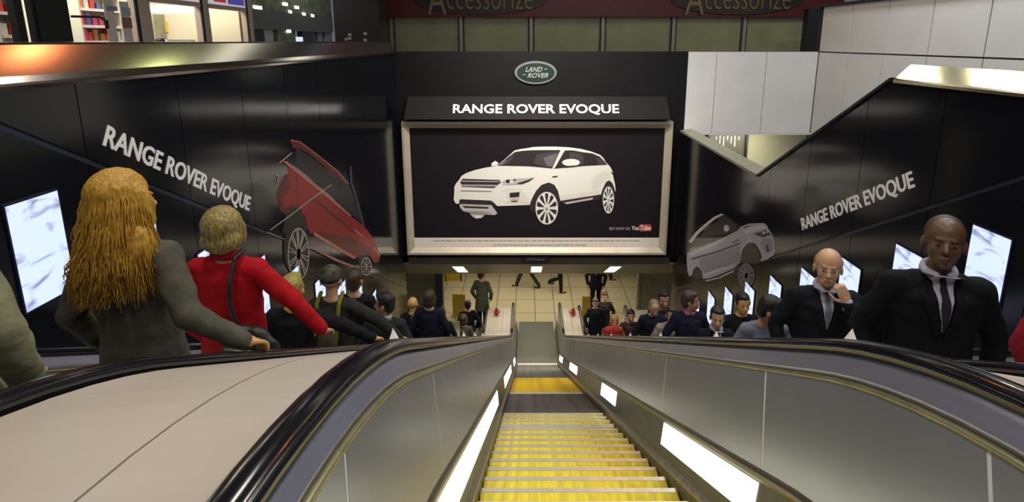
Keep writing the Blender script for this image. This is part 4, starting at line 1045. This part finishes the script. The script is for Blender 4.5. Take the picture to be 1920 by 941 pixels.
    # face details
    for s in (1, -1):
        mb = Body(); mb.ball(hp((s*.031, .082, .104)), (.0115, .0085, .0065), Mh); me = mesh('eye', mb, EYEG if skin == 'dark' else EYEW, True); me.transform(Matrix.Scale(S, 4)); ey = link('eye', me, body)
        mb = Body(); mb.ball(hp((s*.031, .0885, .104)), (.0065, .0045, .0062), Mh); me = mesh('iris', mb, EYED, True); me.transform(Matrix.Scale(S, 4)); link('iris', me, body)
        mb = Body(); mb.cap(hp((s*.016, .092, .124)), .0045, hp((s*.046, .080, .125)), .0035); me = mesh('eyebrow', mb, HAIRS.get(hair, HAIRS['brown']), True); me.transform(Matrix.Scale(S, 4)); link('eyebrow', me, body)
    mb = Body(); mb.ball(hp((0, .0945, .043)), (.021, .006, .0045), Mh); mb.ball(hp((0, .0945, .034)), (.018, .006, .005), Mh)
    me = mesh('lips', mb, LIP['dark' if skin == 'dark' else 'fair'], True); me.transform(Matrix.Scale(S, 4)); link('lips', me, body)
    # hair
    hm = HAIRS[hair]; B = Body(); B.hs = HS
    if hstyle == 'short':
        B.ball(hp((0, -.024, .158)), (.084, .096, .088), Mh); B.ball(hp((0, -.055, .10)), (.072, .06, .085), Mh); B.ball(hp((0, .03, .205)), (.062, .055, .030), Mh)
        for s in (1, -1): B.ball(hp((s*.073, .012, .125)), (.012, .022, .035), Mh)
    elif hstyle == 'fringe':
        B.ball(hp((0, -.055, .10)), (.078, .06, .06), Mh)
        for s in (1, -1): B.ball(hp((s*.068, -.035, .135)), (.018, .05, .045), Mh)
        B.ball(hp((0, -.08, .13)), (.06, .03, .06), Mh)
    elif hstyle == 'cropped':
        B.ball(hp((0, -.022, .150)), (.081, .096, .088), Mh)
    elif hstyle == 'cap':
        B.ball(hp((0, -.015, .165)), (.090, .104, .085), Mh); B.ball(hp((0, .10, .150)), (.062, .055, .010), Mh)
    elif hstyle == 'bob':
        B.ball(hp((0, -.022, .150)), (.096, .106, .096), Mh); B.ball(hp((0, -.045, .075)), (.098, .078, .085), Mh)
        for s in (1, -1): B.ball(hp((s*.075, .01, .09)), (.026, .05, .075), Mh)
    elif hstyle == 'long':
        B.ball(hp((0, -.020, .150)), (.092, .104, .094), Mh); B.ball(hp((0, -.045, .07)), (.100, .082, .10), Mh)
        B.ball(hp((0, -.050, -.05)), (.125, .060, .13), Mh); B.ball(hp((0, -.060, -.15)), (.13, .045, .12), Mh)
        for s in (1, -1): B.ball(hp((s*.078, .015, .08)), (.030, .05, .10), Mh); B.ball(hp((s*.10, -.02, -.06)), (.05, .06, .11), Mh)
    if hstyle != 'bald':
        nm = 'cap' if hstyle == 'cap' else 'hair'
        ho = fin(nm, B, hm if hstyle != 'cap' else cloth('cap_camo', (0.10, 0.10, 0.07), .8), sm=3, folds=.012 if hstyle in ('bob', 'long', 'short') else 0, v=min(vox, .010), fs=.03)
        if hstyle in ('long', 'bob') and vox < .011:
            lg = hstyle == 'long'
            sb = strands(None, 1500 if lg else 500, None, .38 if lg else .10, 0.85 if lg else .08, 5, thick=.0042, wave=.010 if lg else .006, back=-pi/2)
            sb.v = [tuple((hb+Mh @ (Vector(p)*HS))*S) for p in sb.v]
            link('hair_locks', mesh('hair_locks', sb, hm, True), r)
    P = dict(root=r, S=S, T=T, hp=hp, Rw=Rw, fz=fz_, arms=arms, ribbon=ribbon, X=X, Y=Y, cm=cm)
    P['world'] = lambda p: Vector((X, Y, fz_)) + Rw @ (Vector(p)*S)
    return P
def railtop(X, Y, dz): return (X, Y, rail(Y)+dz+.02)
def lane(u, v, X, dz):
    """where in a lane a head top seen at (u, v) belongs, and how tall that makes the person"""
    a, y, z = ray(u, v); s = X/a; return X, y*s, z*s-foot(y*s, dz)
RL, RR = CLX+.66, CRX-.66     # inner handrails of the side escalators
BK = ('black', (0.008, 0.009, 0.012))
# ---- left escalator, going down, seen from behind
x, y, hh = lane(222, 338, -1.62, DZL)
pw = person('person with long golden hair in a grey-olive coat resting a hand on the black handrail', x, y, hh, 0, handR=(RL-.01, y-.10, rail(y-.10)+DZL+.06), hdR=(.15, .8, -.45), hair='blonde', hstyle='long',
       coat=('greyolive', (0.085, 0.082, 0.062)), hem=.60, vox=.008, hyaw=-25, skin='warm', poleR=(.35, -.6, -.7), build=.97)
x, y, hh = lane(398, 402, -1.77, DZL)
pr = person('person in a bright red coat with short streaked hair and a black bag strap', x+.05, y, hh, 0, handR=(RL-.03, y+.02, rail(y+.02)+DZL+.05), hdR=(0, .8, -.4), hair='ash', hstyle='bob',
       coat=('red', (0.42, 0.006, 0.012)), collar=cloth('coat_red_collar', (0.36, 0.006, 0.012)), hem=.60, vox=.009, hyaw=8, build=1.08, poleR=(1, -.3, -.1))
person('person in a pale olive coat cut off by the left edge of the photo', -1.60, 1.28, 1.66, 0, coat=('paleolive', (0.23, 0.23, 0.14)), hem=.6, dz=DZL, vox=.010, hair='yellow', hstyle='short', build=1.1)
def L(u, v, X, label, **k):
    x, y, hh = lane(u, v, X, DZL); hh = k.pop('H', hh); return person(label, x, y, hh, k.pop('deg', 0), dz=DZL, **k)
x, y, hh = lane(545, 512, -1.80, DZL)
person('yellow-haired person in black behind the red coat, hand on the rail', x, y, hh, 0, handR=(RL-.04, y-.05, rail(y-.05)+DZL+.05), hdR=(.2, .8, -.4), hair='yellow', hstyle='short', coat=BK, dz=DZL, vox=.011, skin='warm', poleR=(1, -.2, .1))
x, y, hh = lane(618, 497, -1.80, DZL)
pc = person('person in a camouflage cap and dark jacket with yellow-green backpack straps', x, y, hh, 0, handR=(RL-.04, y-.1, rail(y-.1)+DZL+.05), hdR=(.2, .8, -.4), hstyle='cap', hair='brown', coat=('charcoal', (0.028, 0.028, 0.024)), dz=DZL, vox=.012, poleR=(1, -.3, .2))
L(662, 503, -1.95, 'person in black clothes half hidden between the capped person and the suited man', hair='brown', coat=BK, vox=.014)
x, y, hh = lane(717, 515, -1.52, DZL)
ps = person('man in a charcoal suit turning his head to the left on the left escalator', x, y, 1.66, 0, hair='black', coat=('suitcharcoal', (0.022, 0.027, 0.028)), dz=DZL, vox=.010, hyaw=80, skin='tan', build=1.05, collar=SHIRT, hem=.8)
L(773, 556, -2.0, 'bald person in dark clothes far down the left escalator', hstyle='bald', coat=BK, skin='warm')
L(782, 586, -1.72, 'person with short grey-blond hair in front of the bald person', hair='grey', hstyle='bob', coat=BK)
L(803, 541, -1.50, 'dark-haired person in a navy jacket behind the grey-blond head', hair='brown', hstyle='bob', coat=('navy', (0.012, 0.015, 0.028)))
pp = L(828, 577, -1.70, 'dark-haired person in black holding a cream paper', hair='brown', coat=BK)
L(868, 573, -1.50, 'person in a grey-brown jacket low on the left escalator', hair='brown', hstyle='bob', coat=('greybrown', (0.09, 0.075, 0.06)), H=1.66)
person('person in a black coat standing near the foot of the left escalator', -1.52, 13.0, 1.70, 15, hair='black', coat=BK, footz=tread(12.9)+DZL+.001)
person('person in a grey-green jacket stepping off the left escalator', -1.28, 14.5, 1.80, -15, hair='brown', coat=('greygreen', (0.07, 0.08, 0.055)), footz=FLOORZ+.02, hyaw=-30)

# ---- right escalator, coming up, facing the camera
def R(u, v, X, label, **k):
    x, y, hh = lane(u, v, X, DZR); hh = k.pop('H', hh); return person(label, x, y, hh, k.pop('deg', 180), dz=DZR, **k)
x, y, hh = lane(1778, 408, 2.14, DZR)
p1 = person('large dark-skinned man in a black coat with a white shirt collar at the right', x, y, hh+.02, 164, hair='shaved', hstyle='cropped', skin='dark', coat=('deepblack', (0.005, 0.006, 0.009)), dz=DZR, vox=.008, build=1.15, collar=SHIRT, shirtv=SHIRT, tie=cloth('tie_dark', (0.02, 0.02, 0.03)), hpitch=12, hyaw=-16, hem=.55)
x, y, hh = lane(1557, 464, 2.12, DZR)
hh2 = 1.67
yz = tread(y)+DZR
p2 = person('balding man in a dark suit with glasses, hand at his chin', x, y, hh, 166, hair='ginger', hstyle='fringe', skin='fair', coat=('darksuit', (0.008, 0.009, 0.014)), dz=DZR, vox=.007, build=1.12, collar=SHIRT, shirtv=SHIRT, tie=cloth('tie_grey', (0.16, 0.17, 0.24)),
       handL=(x+.05, y-.19, yz+hh*.765), hdL=(-.45, .10, .9), hnL=(0, 1, .1), handR=None, poleL=(-.3, .3, -1), hpitch=7, hyaw=-12, curl=.95, hem=.75)
rr = R(1432, 533, 2.0, 'man in a grey-blue jumper leaning forward and looking to the right', hair='black', coat=('greyblue', (0.17, 0.18, 0.25)), skin='tan', hyaw=62, deg=180, lean=12, vox=.010, H=1.56, hpitch=-15)
R(1348, 554, 2.05, 'young man with black hair in a dark suit and pale shirt, facing the camera', hair='black', coat=('navysuit', (0.010, 0.011, 0.018)), vox=.010, collar=SHIRT, shirtv=SHIRT, tie=cloth('tie_dark', (0.02, 0.02, 0.03)), hpitch=0, hyaw=-15, skin='fair', H=1.50)
PINK = cloth('pink', (0.50, 0.14, 0.30), .05)
R(1297, 522, 2.05, 'man in profile with a pink collar and a navy jacket on the right escalator', hair='brown', coat=('navyblue', (0.010, 0.013, 0.035)), hyaw=75, collar=PINK, vox=.011, skin='tan', H=1.70)
R(1394, 548, 2.55, 'person with an orange-toned face in dark clothes behind the grey-blue jumper', hair='black', coat=BK, skin='warm')
R(1257, 572, 1.95, 'person in a beige coat bending low beside the pink-collared man', hair='brown', coat=('beige', (0.34, 0.32, 0.24)), lean=10, H=1.5, vox=.012)
R(1245, 544, 2.35, 'dark-haired person in a dark blue coat far down the right escalator', hair='black', coat=('darkblue', (0.012, 0.014, 0.03)), skin='tan')
R(1226, 558, 2.02, 'grey-haired person in dark clothes looking down, left of the dark blue coat', hair='grey', coat=('darkblue2', (0.012, 0.014, 0.03)), hstyle='cropped', hpitch=-20)
R(1183, 580, 2.35, 'short dark-haired person in a brown jacket near the foot of the right escalator', hair='black', coat=('maroonbrown', (0.045, 0.02, 0.018)), skin='tan')
R(1152, 590, 1.88, 'person with light brown long hair and a pale sleeve low on the right escalator', hair='ginger', hstyle='bob', coat=('tanfur', (0.22, 0.15, 0.07)))
R(1116, 575, 1.80, 'dark-haired person in a dark teal coat at the lower left of the right escalator', hair='brown', coat=('darkteal', (0.012, 0.018, 0.024)), H=1.62)
person('person in a black and white top close behind the teal-coated person', 2.1, 13.7, 1.62, 180, hair='brown', coat=('blackgrey', (0.04, 0.035, 0.035)), footz=tread(13.7)+DZR+.001)
p5 = person('person in a red coat at the right edge of the photo, mostly cut off', 2.30, 2.02, 1.58, 180, hair='brown', coat=('wine', (0.22, 0.012, 0.020)), dz=DZR, vox=.012, collar=cloth('navycollar', (0.02, 0.03, 0.08)))
# ---- lower hall
person('suited man with a pink shirt walking on the lower landing, head hidden by the soffit', 2.10, 15.55, 1.80, 170, hair='black', coat=('blacksuit', (0.010, 0.010, 0.013)), footz=FLOORZ+.0, shirtv=PINK, legs={1: (8, 4), -1: (-8, 4)}, hem=.8)
person('walker with olive trousers crossing the lower hall, only striding legs seen', .0, 17.25, 1.78, 90, coat=('oliv', (0.08, 0.08, 0.05)), trouser=('olivedark', (0.035, 0.032, 0.020)), footz=FLOORZ, legs={1: (26, 4), -1: (-24, 8)}, hem=.85)
person('walker in black trousers crossing the lower hall, dark legs mid-stride with a raised foot', 1.05, 16.9, 1.76, -90, coat=BK, trouser=('blk', (0.010, 0.010, 0.010)), footz=FLOORZ, legs={1: (8, 6), -1: (10, 75)}, hem=.85)
person('walker at the right of the lower hall with only one dark shoe showing', 2.75, 17.9, 1.75, -90, coat=BK, footz=FLOORZ, legs={1: (14, 4), -1: (-20, 20)}, hem=.85)
# far shop figure behind the parapet
yq = yfor(298)*1.03
person('black-haired shopper seen head and shoulders above the steel parapet', -8.25, yq, 1.60, 70, hair='black', hstyle='bob', coat=('black2', (0.012, 0.012, 0.014)), footz=-1.5)

# ---- things people carry
def W_(P, p): return P['world'](p)
BAGM = mat('bag_leather', (0.010, 0.012, 0.010), .45, noise=.3, nscale=10, bump=.3, bscale=12)
c = W_(pr, (.21, -.225, .98)); r = root('shoulder_bag', tuple(c-Vector((0, 0, .22))), 'slouchy black shoulder bag hanging behind the red coat', 'bag')
B = Body(); B.ball((0, 0, .20), (.17, .065, .17)); B.ball((.02, 0, .12), (.18, .075, .11)); B.ball((-.02, 0, .30), (.13, .05, .08))
link('bag_body', bake('bag_body', B, BAGM, .012, 2, .04, .1), r)
sp = [W_(pr, q) for q in ((.13, -.20, 1.12), (.10, -.19, 1.25), (.095, -.165, 1.38), (.10, -.09, 1.51), (.11, .0, 1.53))]
B = Body()
for a, b in zip(sp[:-1], sp[1:]): B.cap(a-c+Vector((0, 0, .22)), .013, b-c+Vector((0, 0, .22)), .013)
link('strap', bake('strap', B, BAGM, .008, 1), r)
B = Body(); B.cap((-.11, -.06, .27), .006, (.12, -.065, .25), .006); link('zip', mesh('zip', B, mat('zip_metal', (.3, .3, .25), .3, .8), True), r)
# backpack straps of the capped person
YG = cloth('yellowgreen', (0.20, 0.19, 0.025), .3)
c = W_(pc, (-.03, -.235, 1.15)); r = root('backpack', tuple(c-Vector((0, 0, .2))), 'olive backpack with yellow-green trim on the capped person', 'backpack')
B = Body(); B.ball((0, 0, .2), (.13, .07, .20)); B.ball((0, -.05, .12), (.10, .04, .09)); link('pack_body', bake('pack_body', B, cloth('pack_olive', (0.10, 0.08, 0.05)), .012, 2, .02), r)
for s in (-1, 1):
    B = Body(); pts = [W_(pc, q)-c+Vector((0, 0, .2)) for q in ((.06*s-.06+.06, -.20, 1.05), (.09*s, -.17, 1.3), (.10*s, -.12, 1.47), (.10*s, 0, 1.53))]
    for a, b in zip(pts[:-1], pts[1:]): B.cap(a, .02, b, .02)
    link('shoulder_strap', bake('shoulder_strap', B, YG, .010, 1), r)
# cream paper
c = W_(pp, (.20, .06, 1.22)); mb = MB()
for k in range(2): mb.sweep([[(c.x+dx, c.y+.02*k+.03*sin(t*3), c.z+t*.34-.17+dx*.3), (c.x+dx+.22, c.y+.02*k+.03*sin(t*3), c.z+t*.34-.17+(dx+.1)*.3), (c.x+dx+.22, c.y+.02*k+.004+.03*sin(t*3), c.z+t*.34-.17+(dx+.1)*.3), (c.x+dx, c.y+.02*k+.004+.03*sin(t*3), c.z+t*.34-.17+dx*.3)] for t in [i/6 for i in range(7)] for dx in (-.06,)])
solo('newspaper', mb, mat('paper_cream', (0.62, 0.58, 0.36), .6), 'folded cream newspaper held by the dark-haired person on the left escalator', 'newspaper')
# red bags
def bag(name, u, v, X, dz, m, lab, w_=.16, h_=.18):
    p = onX(u, v, X); z = p[2]
    r = root(name, (p[0], p[1], z-h_), lab, 'bag')
    B = Body(); B.ball((0, 0, h_*.55), (w_, .07, h_*.55)); B.ball((0, 0, h_*.2), (w_*.95, .08, h_*.22)); link('bag_body', bake('bag_body', B, m, .012, 2, .02), r)
    B = Body()
    for i in range(8): 
        t0, t1 = pi*i/8, pi*(i+1)/8; B.cap((w_*.5*cos(t0), 0, h_+.0+.09*sin(t0)), .008, (w_*.5*cos(t1), 0, h_+.09*sin(t1)), .008)
    link('bag_handle', mesh('bag_handle', B, m, True), r)
bag('red_bag', 1150, 612, 1.72, 0, cloth('bagred', (0.38, 0.04, 0.03)), 'round red bag low on the right escalator in front of the light brown hair', .20, .20)
bag('red_bag', 877, 617, -1.42, 0, cloth('bagcrimson', (0.30, 0.02, 0.04)), 'small crimson bag beside the grey-brown jacket on the left escalator', .14, .14)
p = W_(rr, (-.17, .22, 1.05))
bag_ = root('blue_bag', tuple(p-Vector((0, 0, .2))), 'turquoise carrier bag held against the grey-blue jumper', 'bag')
B = Body(); B.ball((0, 0, .16), (.10, .05, .18)); B.ball((0, 0, .08), (.11, .06, .1)); link('bag_body', bake('bag_body', B, cloth('turquoise', (0.03, 0.14, 0.22)), .012, 2, .02), bag_)
B = Body(); B.cap((-.04, 0, .3), .008, (-.02, 0, .40), .008); B.cap((-.02, 0, .40), .008, (.03, 0, .40), .008); B.cap((.03, 0, .40), .008, (.05, 0, .3), .008); link('bag_handle', mesh('bag_handle', B, WHITE, True), bag_)
# glasses of the balding man
S_ = p2['S']; hp = p2['hp']; mb = MB()
for s in (1, -1):
    for i in range(14):
        t0, t1 = 2*pi*i/14, 2*pi*(i+1)/14; mb.cyl(hp((s*.032+.020*cos(t0), .102, .102+.014*sin(t0)))*S_, hp((s*.032+.020*cos(t1), .102, .102+.014*sin(t1)))*S_, .0016, n=6)
    mb.cyl(hp((s*.052, .100, .105))*S_, hp((s*.082, .0, .108))*S_, .0016, n=6)
mb.cyl(hp((-.012, .104, .105))*S_, hp((.012, .104, .105))*S_, .0016, n=6)
link('glasses', mesh('glasses', mb, mat('thin_metal', (.25, .25, .28), .3, .8)), p2['root'])
# white shirt cuff at his raised hand
a, e, n = p2['arms'][-1]
B = Body(); B.cap(e.lerp(n, .86), .043, e.lerp(n, 1.0), .036); me = bake('shirt_cuff', B, SHIRT, .008, 1); me.transform(Matrix.Scale(S_, 4)); link('shirt_cuff', me, p2['root'])
